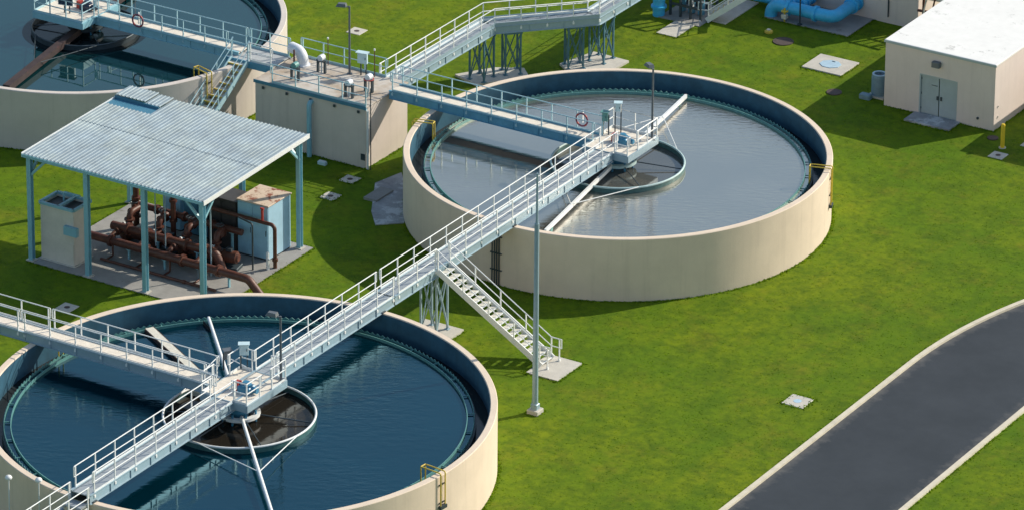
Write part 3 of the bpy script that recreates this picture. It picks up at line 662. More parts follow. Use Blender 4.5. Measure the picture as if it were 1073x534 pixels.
# tall lamp pole by the stairs
t = thing('tall_pole', 'tall pale two-stage pole on the lawn beside the long stairs', 'pole', (8.71, -22.17, 0))
MB().cbox(-0.3, 0.3, -0.3, 0.3, -0.1, 0.22, 0.03).build('footing', 'pale_concrete', t)
MB().cbox(-0.17, 0.17, -0.17, 0.17, 0.22, 0.50, 0.03).build('base_cover', 'aluminium', t)
MB().tube([(0, 0, 0.5), (0, 0, 9.75)], [0.135, 0.115], 14).build('lower_pole', 'aluminium', t, 40)
MB().tube([(0, 0, 9.75), (0, 0, 9.9), (0, 0, 12.3)], [0.08, 0.06, 0.05], 10).build('upper_pole', 'aluminium', t, 40)
MB().tube([(-0.2, 0, 0.3), (-0.15, 0, 0.8), (-0.14, 0, 5)], 0.02, 6).build('conduit', 'aluminium', t, 40)

# ------------------------------------------------------------------ concrete valve block
BX0, BX1, BY0, BY1, BZ = -20.75, -13.75, -2.55, 1.45, 3.5
t = thing('valve_block', 'tall concrete valve block with railed deck between the two far tanks', 'concrete structure', (-17.25, -0.55, 0))
hx, hy = (BX1 - BX0) / 2, (BY1 - BY0) / 2
MB().cbox(-hx, hx, -hy, hy, -0.3, BZ - 0.06, 0.03).build('wall', 'block_concrete', t)
MB().cbox(-hx - .04, hx + .04, -hy - .04, hy + .04, BZ - 0.06, BZ, 0.02).build('deck', 'deck_concrete', t)
MB().box(-hx - .05, hx + .05, -hy - .075, -hy - .045, BZ - 0.16, BZ + 0.02).build('edge_strip', 'flashing_blue', t)
handrail(t, [Vector((-hx + 0.4, hy - .05, BZ)), Vector((hx - 1.35, hy - .05, BZ))], 'rail_blue', step=1.45)
handrail(t, [Vector((-hx + 1.1, -hy + .02, BZ)), Vector((hx - .02, -hy + .02, BZ))], 'rail_blue', step=1.45)
for k in range(5): MB().box(-hx + .5 + k * 1.5, -hx + .62 + k * 1.5, -hy - .10, -hy - .04, BZ - .42, BZ - .28).build('bracket', 'dark_steel', t)
MB().box(hx - .32, hx - .06, -hy - .03, -hy - .004, 0.45, 0.8).build('hatch', 'dark_steel', t)
for x, r, m_ in ((hx + 0.10, 0.075, 'white_paint'), (hx + 0.28, 0.03, 'dark_steel')):
    MB().tube([(x, -hy + 0.02, 0), (x, -hy + 0.02, 4.6 if r < .05 else 3.3)], r, 10).build('riser_pipe', m_, t, 40)
MB().tube(fillet([(0.1, -hy + .1, 3.05), (0.1, -hy - 0.25, 3.05), (0.1, -hy - 0.25, -0.1)], 0.22, 6), 0.13, 12).build('drop_pipe', 'frame_blue', t, 40)
# landing between stairs, teal tank and block
t = thing('stair_landing', 'small metal landing joining the steep stairs to the valve block', 'landing', (0, 0, 0))
for k in range(3): MB().box(-23.7 + k * .97, -22.74 + k * .97, -0.88, 0.85, 3.52, 3.57).build('deck_panel', 'deck_grey', t)
MB().box(-23.75, -20.8, -0.93, -0.885, 3.2, 3.58).build('edge_beam', 'beam_blue', t); MB().box(-23.75, -20.8, 0.855, 0.9, 3.2, 3.58).build('edge_beam', 'beam_blue', t)
for x in (-23.6, -21.6): MB().box(x, x + .12, 0.6, 0.72, 0, 3.2).build('leg', 'frame_blue', t)
handrail(t, [Vector((-23.3, 0.85, 3.57)), Vector((-20.9, 0.85, 3.57))], 'rail_blue', step=1.2)
handrail(t, [Vector((-22.2, -0.85, 3.57)), Vector((-20.9, -0.85, 3.57))], 'rail_paint', step=1.2)

t = thing('vent_elbow', 'fat white vent elbow curving down onto the valve block deck', 'pipe', (-20.0, 0.4, 3.5))
MB().tube(fillet([(-0.62, 0.3, 0.72), (0.28, 0.05, 0.72), (0.28, 0.05, 0.02)], 0.5, 8), 0.30, 18).build('elbow', 'elbow_white', t, 50)
MB().lathe([(0.30, 0.0), (0.40, 0.0), (0.40, 0.05), (0.30, 0.05)], 0.28, 0.05, 24).build('flange', 'elbow_white', t, 40)
MB().tube([(0.02, -.4, 0), (0.02, -.4, 0.95)], 0.05, 8).build('stand_pipe', 'pipe_rust', t, 40)
def valve(label, x, y, red=False, white=True):
    t = thing('valve_stand', label, 'valve', (x, y, 3.5), 'gate valve operators on the block')
    for sx_ in (-.22, .22): MB().box(sx_ - .05, sx_ + .05, -.07, .07, 0, 0.62).build('yoke_leg', 'dark_steel', t)
    MB().box(-.28, .28, -.08, .08, 0.62, 0.70).build('yoke_bar', 'dark_steel', t)
    MB().tube([(0, 0, 0), (0, 0, 0.95)], 0.03, 8).build('stem', 'aluminium', t, 40)
    MB().tube([(0, -.16, 0.84), (0, .16, 0.84)], 0.17, 14).build('actuator', 'elbow_white' if white else 'weir_teal', t, 40)
    MB().lathe([(0.24, 0.70), (0.28, 0.70), (0.28, 0.74), (0.24, 0.74)], 0, 0, 24).build('handwheel', 'red_paint' if red else 'dark_steel', t, 40)
valve('valve operator with green grey actuator at the block deck front', -18.9, -1.5, white=False)
valve('valve operator with white actuator behind the vent elbow', -18.3, 0.1)
valve('dark twin-legged valve operator at the right front of the block deck', -15.2, -1.95)
valve('valve operator with red handwheel near the walkway junction', -14.75, -0.75, red=True)
control_box('pale blue control box beside the lamp post on the valve block', -16.2, 0.95, 3.5, 0.15, h=0.6, m='panel_pale_blue', ms='panel_pale_blue', post=0.75, w_=0.55)
for lb, x, y, h in (('slender orange marker rod behind the white vent elbow', -18.55, 1.1, 1.5), ('slender orange marker rod beside the pale blue control box', -15.6, 1.1, 1.5)):
    t = thing('marker_rod', lb, 'marker rod', (x, y, 3.5), 'orange marker rods'); MB().tube([(0, 0, 0), (0, 0, h)], 0.025, 6).build('rod', 'pipe_rust', t); MB().tube([(0, 0, h), (0, 0, h + .1)], 0.05, 8).build('cap', 'white_paint', t)

# ------------------------------------------------------------------ pump shelter
SX = [-21.55, -18.05, -14.55, -11.05]; SYF, SYB = -21.2, -12.75; ZF, ZB = 5.78, 6.02
t = thing('pump_shelter', 'open blue steel shelter with ribbed grey metal roof over pumps', 'shelter', (-16.3, -17.0, 0)); ox, oy = 16.3, 17.0
for y, zt in ((SYF, ZF), (SYB, ZB)):
    for x in SX:
        h = zt - 0.18; b = MB()
        b.box(-0.015, 0.015, -0.11, 0.11, 0.1, h).box(-0.12, 0.12, -0.125, -0.105, 0.1, h).box(-0.12, 0.12, 0.105, 0.125, 0.1, h)
        p = b.build('post', 'frame_blue', t); p.location = (x + ox, y + oy, 0)
        bp = MB().box(-.22, .22, -.22, .22, 0.05, 0.1).build('base_plate', 'pale_concrete', p)
    MB().beam((SX[0] - .2 + ox, y + oy, zt - .10), (SX[-1] + .15 + ox, y + oy, zt - .10), 0.14, 0.18).build('eave_beam', 'frame_blue', t)
for x in SX: MB().beam((x + ox, SYF + oy, ZF - .09), (x + ox, SYB + oy, ZB - .09), 0.12, 0.16).build('rafter', 'frame_blue', t)
for k in range(7):
    f = (k + .5) / 7; y = SYF + (SYB - SYF) * f; z = ZF + (ZB - ZF) * f; MB().beam((SX[0] - .2 + ox, y + oy, z + .03), (SX[-1] + .15 + ox, y + oy, z + .03), 0.07, 0.07).build('purlin', 'frame_blue', t)
for x, y, dx, dy, zt in ((SX[0], SYF, 1, 0, ZF), (SX[0], SYF, 0, 1, ZF), (SX[3], SYF, -1, 0, ZF), (SX[3], SYF, 0, 1, ZF), (SX[3], SYB, 0, -1, ZB), (SX[3], SYB, -1, 0, ZB), (SX[0], SYB, 0, -1, ZB), (SX[0], SYB, 1, 0, ZB)):
    MB().beam((x + ox, y + oy, zt - 1.15), (x + ox + dx * .95, y + oy + dy * .95, zt - .2), 0.12, 0.12).build('knee_brace', 'frame_blue', t)
# ribbed roof sheets, in two courses
X0, X1 = -21.82, -10.82; nsh = 12; wsh = (X1 - X0) / nsh
def sheet(y0, y1, z0, z1, m='roof_sheet'):
    b = MB(); prof = []; nr = 4; pw = wsh / nr
    for k in range(nr):
        x = k * pw; prof += [(x + .002, 0), (x + pw * .58, 0), (x + pw * .68, .038), (x + pw * .88, .038), (x + pw * .97, 0.0)]
    prof.append((wsh + .01, 0)); n = len(prof)
    vv = [(p[0], y0, z0 + p[1]) for p in prof] + [(p[0], y1, z1 + p[1]) for p in prof] + [(p[0], y0, z0 + p[1] - .02) for p in prof] + [(p[0], y1, z1 + p[1] - .02) for p in prof]
    ff = []
    for i in range(n - 1): ff += [(i, i + 1, n + i + 1, n + i), (2 * n + i, 3 * n + i, 3 * n + i + 1, 2 * n + i + 1), (i, 2 * n + i, 2 * n + i + 1, i + 1), (n + i, n + i + 1, 3 * n + i + 1, 3 * n + i)]
    ff += [(0, n, 3 * n, 2 * n), (n - 1, 3 * n - 1, 4 * n - 1, 2 * n - 1)]
    return b.add(vv, ff).mesh('roof_sheet', m)
ym = -16.6; zr = lambda y: ZF + 0.075 + (ZB - ZF) * (y - SYF) / (SYB - SYF)
sA = sheet(-21.42 + oy, ym + .1 + oy, zr(-21.42) + .012, zr(ym + .1) + .012); sB = sheet(ym - .1 + oy, -12.25 + oy, zr(ym - .1) + .03, zr(-12.25) + .03)
sC = sheet(-13.5 + oy, -12.25 + oy, zr(-13.5) + .03, zr(-12.25) + .03); sD = sheet(ym - .1 + oy, -14.35 + oy, zr(ym - .1) + .03, zr(-14.35) + .03)
for k in range(nsh):
    dz = random.uniform(-.006, .006)
    put(sA, 'roof_sheet', t, (X0 + k * wsh + ox, 0, dz))
    if k < 3: put(sD, 'roof_sheet', t, (X0 + k * wsh + ox, 0, dz)); put(sC, 'roof_sheet', t, (X0 + k * wsh + ox, 0, dz + (.16 if k < 2 else .08)))
    else: put(sB, 'roof_sheet', t, (X0 + k * wsh + ox, 0, dz))
MB().beam((X0 + ox, -13.52 + oy, zr(-13.5) + .02), (X0 + 3 * wsh + ox, -13.55 + oy, zr(-13.5) - .02), 0.05, 0.26).build('lifted_flashing', 'flashing_blue', t)
MB().box(X0 + ox, X0 + 3 * wsh + ox, -14.4 + oy, -13.5 + oy, zr(-14) - .05, zr(-14) + 0.0).build('sagging_panel', 'flashing_blue', t)
MB().beam((X1 + .03 + ox, -21.45 + oy, zr(-21.45) - .06), (X1 + .03 + ox, -12.2 + oy, zr(-12.2) - .06), 0.04, 0.24).build('gable_trim', 'rail_paint', t)
MB().beam((X0 - .03 + ox, -21.45 + oy, zr(-21.45) - .06), (X0 - .03 + ox, -12.2 + oy, zr(-12.2) - .06), 0.04, 0.24).build('gable_trim', 'rail_paint', t)
MB().beam((X0 - .01 + ox, -21.46 + oy, zr(-21.46) - .08), (X1 + .01 + ox, -21.46 + oy, zr(-21.46) - .08), 0.05, 0.16).build('gutter', 'frame_blue', t)
t = pad('concrete floor slab under the blue pump shelter', rect(-21.45, -10.5, -21.4, -12.35), 0.055, 'slab_concrete', 'floor_slab', 'concrete slab', None)

# things under the shelter
t = thing('intake_box', 'tall cream metal box with open blue-framed top under the shelter', 'equipment box', (-20.25, -20.05, 0.05))
b = MB(); b.box(-1.02, 1.02, -.72, -.66, .06, 3.0).box(-1.02, 1.02, .66, .72, .06, 3.0).box(-1.02, -.96, -.655, .655, .06, 3.0).box(.96, 1.02, -.655, .655, .06, 3.0); b.build('casing', 'box_cream', t)
MB().box(-.95, .95, -.65, .65, 2.86, 2.9).build('interior', 'cabinet_dark', t)
for a, c in (((-1.04, -.74), (1.04, -.74)), ((1.04, -.74), (1.04, .74)), ((1.04, .74), (-1.04, .74)), ((-1.04, .74), (-1.04, -.74)), ((0.1, -.74), (0.1, .74))): MB().beam((*a, 3.06), (*c, 3.06), 0.14, 0.13).build('top_frame', 'frame_blue', t)
MB().tube(fillet([(-.3, .3, 2.4), (-.3, .3, 3.4), (.7, .3, 3.4)], .1, 4), 0.06, 8).build('pipe', 'frame_blue', t, 40)
MB().box(0.55, 1.35, -.95, -.74, 1.75, 2.2).build('side_tray', 'frame_blue', t); MB().box(0.7, 1.0, -.76, -.725, .3, 1.2).build('door', 'box_cream', t)
MB().cbox(-1.1, 1.1, -.8, .8, 0, .06, .02).build('plinth', 'pale_concrete', t)

def cabinet(label, x0, x1, y0, y1, h, m, mt, name='electrical_cabinet', doors=2, ms=None):
    cx, cy = (x0 + x1) / 2, (y0 + y1) / 2; t = thing(name, label, 'cabinet', (cx, cy, 0.055), 'cabinets under the shelter'); ax, ay = (x1 - x0) / 2, (y1 - y0) / 2
    MB().cbox(-ax, ax, -ay, ay, 0.08, h, .02).build('body', ms or m, t); MB().box(-ax + .03, ax - .03, -ay + .03, ay - .03, 0, .08).build('plinth', 'dark_steel', t)
    dw = 2 * ax / doors
    for k in range(doors):
        d = MB().box(-ax + k * dw + .02, -ax + (k + 1) * dw - .02, -ay - .03, -ay - .003, .14, h - .08).build('door', m, t)
        MB().box(-ax + (k + .85) * dw, -ax + (k + .88) * dw, -ay - .06, -ay - .032, h * .45, h * .55).build('handle', 'dark_steel', d)
    MB().cbox(-ax - .05, ax + .05, -ay - .06, ay + .05, h + .002, h + .06, .015).build('top', mt, t)
    return t
cabinet('big light blue cabinet with rust-streaked top beneath the shelter edge', -13.3, -11.45, -14.95, -12.95, 2.95, 'cabinet_blue', 'cabinet_top', ms='cabinet_side')
cabinet('dark brown cabinet left of the big light blue one', -15.2, -13.45, -14.9, -13.6, 2.7, 'cabinet_dark', 'cabinet_dark')
cabinet('blue grey cabinet behind the brown pumps in deep shade', -17.0, -15.3, -14.4, -13.5, 2.5, 'beam_blue', 'beam_blue')
cabinet('narrow pale blue cabinet far back under the shelter', -18.3, -17.2, -14.4, -13.7, 2.2, 'cabinet_blue', 'panel_pale_blue', doors=1)

# brown pump sets and pipes
def pump(label, x, y, rz, s=1.0):
    t = thing('pump_set', label, 'pump', (x, y, 0.055), 'brown pump sets', rz)
    MB().cbox(-.9, .9, -.4, .4, 0, .18, .02).build('base_frame', 'dark_steel', t)
    MB().tube([(-.1, 0, .62), (.0, 0, .62), (.01, 0, .62), (.75, 0, .62), (.76, 0, .62), (.86, 0, .62)], [.2, .2, .31, .31, .24, .2], 18).build('motor', 'pipe_rust', t, 40)
    MB().lathe([(0.0, -.20), (.42, -.20), (.48, -.1), (.48, .1), (.42, .20), (0, .20)], 0, 0, 24, closed=False).build('volute', 'pipe_rust', t, 40)
    v = t.children[-1]; v.rotation_euler = (0, PI / 2, 0); v.location = (-.45, 0, .62)
    MB().tube(fillet([(-.45, .2, .9), (-.45, .2, 1.55), (-.45, 1.0, 1.55)], .3, 6), .16, 14).build('discharge_pipe', 'pipe_rust', t, 40)
    MB().lathe([(.16, 1.16), (.27, 1.16), (.27, 1.24), (.16, 1.24)], -.45, .2, 18).build('flange', 'pipe_rust', t, 40)
    MB().box(.2, .5, -.14, .14, .93, 1.08).build('terminal_box', 'dark_steel', t)
    MB().tube([(-.45, 0, 1.1), (-.45, -.28, 1.15)], .035, 6).build('gauge_stem', 'aluminium', t, 40); MB().tube([(-.45, -.27, 1.15), (-.45, -.32, 1.15)], .09, 12).build('gauge', 'white_paint', t, 40)
for k, (x, y, rz) in enumerate(((-18.3, -16.9, 0.0), (-16.5, -16.8, 0.1), (-14.8, -16.9, -0.1), (-13.0, -16.7, 0.2))):
    pump(('brown pump nearest the cream box', 'second brown pump from the cream box', 'third brown pump from the cream box', 'brown pump nearest the big blue cabinet')[k] + ' under the shelter', x, y, rz)
def pipeline(label, pts, r, fr, m='pipe_rust', flanges=(), legs=()):
    p0 = Vector(pts[0]); t = thing('pipe_run', label, 'pipe', (p0.x, p0.y, 0), 'brown pipes under the shelter'); P_ = [Vector(p) - Vector((p0.x, p0.y, 0)) for p in pts]
    MB().tube(fillet(P_, fr, 6), r, 16).build('pipe', m, t, 45)
    for x, y, z, ax in flanges:
        q = Vector((x, y, z)) - Vector((p0.x, p0.y, 0)); d = Vector(ax) * 0.07; MB().tube([q - d, q + d], r * 1.5, 16).build('flange', m, t, 40)
    for x, y, z in legs:
        q = Vector((x, y, z)) - Vector((p0.x, p0.y, 0)); MB().box(q.x - .05, q.x + .05, q.y - .05, q.y + .05, .055, z - r * .9).build('support_leg', 'frame_blue', t); MB().box(q.x - .14, q.x + .14, q.y - .08, q.y + .08, z - r * 1.15, z - r * .85).build('saddle', 'frame_blue', t)
pipeline('long low brown pipe ending in a bend at the blue tank rim', [(-20.0, -18.5, 0.8), (-10.2, -18.55, 0.8), (-9.1, -18.6, -0.2)], 0.21, 0.5, flanges=[(x, -18.5, .8, (1, 0, 0)) for x in (-18.6, -16.4, -14.2, -12.0)], legs=[(x, -18.5, .8) for x in (-17.5, -15.3, -13.2, -11.4)])
pipeline('upper brown header pipe above the pumps', [(-19.2, -17.55, 1.15), (-12.9, -17.5, 1.15), (-12.35, -17.5, 0.1)], 0.22, 0.35, flanges=[(x, -17.53, 1.15, (1, 0, 0)) for x in (-18.2, -17.0, -15.8, -14.6, -13.4)], legs=[(-16.4, -17.53, 1.15), (-14.0, -17.52, 1.15)])
pipeline('high brown discharge header at the back of the shelter', [(-19.3, -15.6, 1.6), (-12.6, -15.6, 1.6)], 0.17, 0.3, flanges=[(x, -15.6, 1.6, (1, 0, 0)) for x in (-17.8, -16.1, -14.4)], legs=[(-18.6, -15.6, 1.6), (-13.2, -15.6, 1.6)])
pipeline('brown pipe rising at the slab edge and turning over the cabinets', [(-10.75, -15.4, 0.0), (-10.75, -15.4, 2.35), (-14.8, -15.35, 2.35)], 0.10, 0.25, flanges=[(-10.75, -15.4, .5, (0, 0, 1))])
pipeline('short brown riser with elbow beside the cream box', [(-18.9, -15.9, 0.0), (-18.9, -15.9, 2.9), (-18.2, -15.9, 3.2)], 0.16, 0.3, flanges=[(-18.9, -15.9, 1.1, (0, 0, 1)), (-18.9, -15.9, 2.1, (0, 0, 1))])
pipeline('tall thin brown riser at the middle of the shelter', [(-16.6, -15.9, 0.0), (-16.6, -15.9, 3.6)], 0.14, 0.3, flanges=[(-16.6, -15.9, 1.4, (0, 0, 1)), (-16.6, -15.9, 2.5, (0, 0, 1))])
pipeline('slim dark conduit standing in front of the big blue cabinet', [(-11.55, -16.2, 0.0), (-11.55, -16.2, 2.55), (-12.6, -15.9, 2.55)], 0.045, 0.15, 'dark_steel')
pipeline('slim pale conduit left of the dark one under the shelter roof', [(-12.9, -17.9, 0.0), (-12.9, -17.9, 5.6)], 0.04, 0.15, 'aluminium')
for x in (-16.2, -15.6): pipeline('slim pale hanger rod between the brown pumps, %s of a pair' % ('left' if x < -16 else 'right'), [(x, -18.0, 0.9), (x, -18.0, 5.6)], 0.03, 0.15, 'aluminium')
def gate_valve(label, x, y, z, axis='y', r=0.16):
    t = thing('gate_valve', label, 'valve', (x, y, z), 'brown gate valves under the shelter', 0 if axis == 'x' else PI / 2)
    MB().tube([(-.24, 0, 0), (-.2, 0, 0), (-.19, 0, 0), (-.1, 0, 0), (.1, 0, 0), (.19, 0, 0), (.2, 0, 0), (.24, 0, 0)], [r * 1.5, r * 1.5, r, r * 1.25, r * 1.25, r, r * 1.5, r * 1.5], 14).build('body', 'pipe_rust', t, 40)
    MB().tube([(0, 0, .1), (0, 0, .35), (0, 0, .36), (0, 0, .5)], [.13, .13, .05, .05], 10).build('bonnet', 'pipe_rust', t, 40)
    pts = [(.2 * math.cos(a), .2 * math.sin(a), .5) for a in np.linspace(0, 2 * PI, 17)]; hw = MB().tube(pts, .022, 6, cap=False).build('handwheel', 'red_paint' if z < 1 else 'dark_steel', t, 60)
    for a in (0, PI / 2): MB().tube([(.2 * math.cos(a), .2 * math.sin(a), .5), (-.2 * math.cos(a), -.2 * math.sin(a), .5)], .015, 6).build('spoke', 'dark_steel', hw)
for k, x in enumerate((-18.75, -16.95, -15.25, -13.45)):
    w_ = ('nearest the cream box', 'second from the cream box', 'third from the cream box', 'nearest the big blue cabinet')[k]
    pipeline('short brown branch pipe rising from the low pipe, ' + w_, [(x, -18.5, .8), (x, -17.9, 1.0), (x + .25, -17.2, 1.0)], 0.14, 0.25, flanges=[(x + .05, -17.8, 1.0, (0.3, 1, 0))])
    gate_valve('gate valve with handwheel at the pumps, ' + w_, x - .15, -16.1, 1.45)
    pipeline('thin brown drain pipe along the slab, ' + w_, [(x + .4, -19.4, .12), (x + .4, -18.7, .12), (x + .4, -18.7, .7)], 0.05, 0.1)
pipeline('low thin brown pipe along the front of the slab', [(-18.6, -19.4, .16), (-11.6, -19.4, .16)], 0.07, 0.1, flanges=[(-16.0, -19.4, .16, (1, 0, 0)), (-13.5, -19.4, .16, (1, 0, 0))])
t = thing('hydrant', 'small white standpipe with tap beside the brown riser', 'standpipe', (-10.95, -15.75, 0.05)); MB().tube([(0, 0, 0), (0, 0, .9), (0, 0, .95)], [.09, .09, .05], 10).build('body', 'white_paint', t, 40); MB().tube([(0, 0, .6), (.2, -.1, .6)], .05, 8).build('tap', 'white_paint', t, 40)
t = thing('lever_valve', 'red lever valve on the pipe beside the big blue cabinet', 'valve', (-11.5, -15.4, 2.45)); MB().tube([(0, 0, 0), (0, 0, .62)], .07, 8).build('stem', 'red_paint', t, 40); MB().box(-.1, .1, -.05, .05, .6, .68).build('lever', 'red_paint', t)

# ------------------------------------------------------------------ building with double door
def building(label, x0, x1, y0, y1, h, door=True, roof='roof_white'):
    t = thing('utility_building', label, 'building', ((x0 + x1) / 2, y0, 0), 'flat roofed utility buildings'); a = (x1 - x0) / 2; d = y1 - y0
    b = MB()
    if door:   # front wall with a door opening
        dx0, dx1, dh = DOOR
        b.box(-a, dx0, 0, .2, -.2, h).box(dx1, a, 0, .2, -.2, h).box(dx0, dx1, 0, .2, dh, h)
        b.box(-a, -a + .2, .2, d, -.2, h).box(a - .2, a, .2, d, -.2, h).box(-a + .2, a - .2, d - .2, d, -.2, h)
    else: b.box(-a, a, 0, d, -.2, h)
    b.build('wall', 'wall_cream', t)
    MB().cbox(-a - .05, a + .05, -.05, d + .05, h + .002, h + .12, .02).build('roof', roof, t)
    MB().box(-a - .07, a + .07, -.075, -.052, h - .03, h + .10).build('fascia', 'door_grey', t)
    return t
DOOR = (-1.15, 1.03, 2.3)
bl = building('white roofed cream building with grey double door at the right', 5.0, 11.6, 19.7, 34.0, 3.72)
for x0, x1, hx_ in ((-1.15, -.065, -.17), (-.055, 1.03, .05)):
    d = MB().box(x0 + .04, x1 - .005, .07, .12, .03, 2.27).build('door', 'door_grey', bl)
    MB().box(hx_, hx_ + .10, .03, .068, 1.0, 1.22).build('handle', 'dark_steel', d)
    for z in (.3, 1.15, 2.0): MB().box((x0 + .045 if x0 < -1 else x1 - .05), (x0 + .08 if x0 < -1 else x1 - .015), .055, .068, z, z + .12).build('hinge', 'dark_steel', d)
b = MB(); b.box(-1.19, -1.12, -.015, .14, 0, 2.34).box(1.0, 1.07, -.015, .14, 0, 2.34).box(-1.12, 1.0, -.015, .14, 2.275, 2.34); b.build('door_frame', 'door_grey', bl)
MB().box(-.50, -.14, .05, .069, 1.78, 1.81).build('door_plate', 'dark_steel', bl)
lm = MB().cbox(-.42, .06, -.26, -.003, 2.95, 3.28, .04).build('wall_lamp', 'lamp_grey', bl); MB().box(-.36, .0, -.24, -.06, 2.93, 2.948).build('lens', 'white_paint', lm)
MB().tube([(2.35, -.06, .55), (2.35, 0.0, .55)], .07, 12).build('wall_vent', 'dark_steel', bl, 40)
for z in (.7, 1.3): MB().tube([(3.3, .45, z), (3.36, .45, z)], .05, 8).build('wall_socket', 'box_cream', bl)
rb = MB()
pad('blue grey concrete step in front of the grey double door', rect(6.9, 9.6, 18.38, 19.66), 0.10, 'wet_concrete')
building('unseen cream building added beyond the right edge to cast shade', 14.6, 22.0, 21.3, 36.0, 3.7, door=False)  # out of view, added to throw the shade on the grass here
t = thing('condenser_unit', 'round topped blue grey air conditioner unit beside the cream building', 'air conditioner', (4.15, 20.75, 0.0))
MB().box(-.5, .5, -.5, .5, -.05, .1).build('pad', 'pale_concrete', t)
MB().lathe([(0, .1), (.42, .1), (.42, 1.2), (.38, 1.26), (.30, 1.26), (.28, 1.18), (0, 1.18)], 0, 0, 28, closed=False).build('casing', 'ac_blue', t, 40)
MB().lathe([(.30, 1.262), (.40, 1.262), (.40, 1.30), (.30, 1.30)], 0, 0, 28).build('top_ring', 'hatch_blue', t, 40)
for k in range(9): MB().lathe([(.421, .18 + k * .11), (.44, .18 + k * .11), (.44, .22 + k * .11), (.421, .22 + k * .11)], 0, 0, 20).build('fin_band', 'ac_blue', t)
for k in range(4):
    a = PI / 2 * k + .3; MB().beam((0, 0, 1.21), (.27 * math.cos(a), .27 * math.sin(a), 1.22), .12, .015).build('fan_blade', 'dark_steel', t)
MB().cbox(-.75, -.1, -.95, -.55, 0, .28, .05).build('condensate_box', 'ac_blue', t)
t = thing('bollard', 'yellow steel bollard at the corner of the cream building', 'bollard', (13.0, 18.0, 0))
MB().tube([(0, 0, -.1), (0, 0, 1.30), (0, 0, 1.36), (0, 0, 1.38)], [.115, .115, .09, .03], 14).build('post', 'bollard_yellow', t, 40); MB().lathe([(.116, .0), (.2, .0), (.2, .03), (.116, .03)], 0, 0, 16).build('collar', 'pale_concrete', t)

# second building with big blue pipes
bl = building('cream building behind the big blue pipes', -16.0, 1.5, 30.25, 44.0, 4.2, door=False)
for a in ((4.6, 3.2), (6.9, 2.6)): MB().tube([(a[0], -.06, .4), (a[0], -.06, 4.0)], .04, 8).build('conduit', 'dark_steel', bl, 40)
MB().box(4.0, 6.4, -.10, -.03, 1.6, 1.7).build('cable_tray', 'dark_steel', bl)
pad('grey concrete slab under the big blue pipes', rect(-6.6, -1.28, 27.2, 30.2), 0.06, 'slab_concrete', group=None)
def bigpipe(label, pts, r, fr, fl):
    p0 = Vector(pts[0]); t = thing('blue_pipe', label, 'pipe', (p0.x, p0.y, 0), 'big blue pipes'); q = Vector((p0.x, p0.y, 0))
    MB().tube(fillet([Vector(p) - q for p in pts], fr, 8), r, 20).build('pipe', 'pipe_blue', t, 45)
    for x, y, z, ax in fl:
        c = Vector((x, y, z)) - q; d = Vector(ax) * .08; MB().tube([c - d, c + d], r * 1.28, 20).build('flange', 'pipe_blue', t, 40)
    return t
bp_ = bigpipe('big blue pipe running along the slab and bending into the wall', [(-6.4, 27.6, -.2), (-6.4, 27.7, .72), (-2.45, 27.75, .72), (-2.35, 30.24, .85)], .36, .55, [(-5.3, 27.7, .72, (1, 0, 0)), (-3.6, 27.72, .72, (1, 0, 0)), (-2.37, 29.6, .82, (0, 1, 0)), (-2.36, 30.1, .85, (0, 1, 0))])
bigpipe('shorter blue pipe behind, running into the cream wall', [(-5.0, 28.4, .75), (-5.0, 30.24, .75)], .3, .3, [(-5.0, 29.6, .75, (0, 1, 0)), (-5.0, 28.9, .75, (0, 1, 0))])
bigpipe('blue pipe at the far left of the blue pipe slab', [(-8.0, 28.6, .55), (-5.4, 28.6, .55), (-5.3, 30.2, .55)], .28, .4, [(-6.6, 28.6, .55, (1, 0, 0))])
t = thing('stand_pipe', 'thin dark standing pipe in front of the big blue pipe', 'pipe', (-4.35, 27.25, .05)); MB().tube([(0, 0, 0), (0, 0, 2.6)], .045, 8).build('pipe', 'dark_steel', t, 40); MB().lathe([(.046, 0), (.15, 0), (.15, .04), (.046, .04)], 0, 0, 12).build('flange', 'dark_steel', t)
t = thing('valve_stand', 'small yellowish valve in front of the big blue pipe', 'valve', (-5.3, 27.2, .05)); MB().tube([(0, 0, 0), (0, 0, .8)], .05, 8).build('stem', 'yellow_paint', t, 40); MB().lathe([(.0, .6), (.2, .6), (.2, .66), (0, .66)], 0, 0, 16, closed=False).build('handwheel', 'yellow_paint', t); MB().cbox(-.15, .15, -.15, .15, .2, .45, .03).build('body', 'tread_pale', t)
# pipe rack between the buildings
t = thing('pipe_rack', 'rusty rack of pipes between the two cream buildings', 'pipe rack', (2.4, 30.3, 0))
for x in (-.6, .6): MB().box(x - .06, x + .06, -.06, .06, 0, 3.0).build('upright', 'pipe_rust', t)
for z in (1.2, 2.0, 2.8): MB().tube([(-.9, -.1, z), (1.2, -.1, z + .1)], .08, 10).build('pipe', 'pipe_rust' if z != 2.0 else 'tread_pale', t, 40)
for k in range(3): MB().beam((-.7 + k * .5, -.2, .1), (-.2 + k * .5, -.25, 2.6), .07, .07).build('leaning_bar', 'tread_pale' if k != 1 else 'pipe_rust', t)

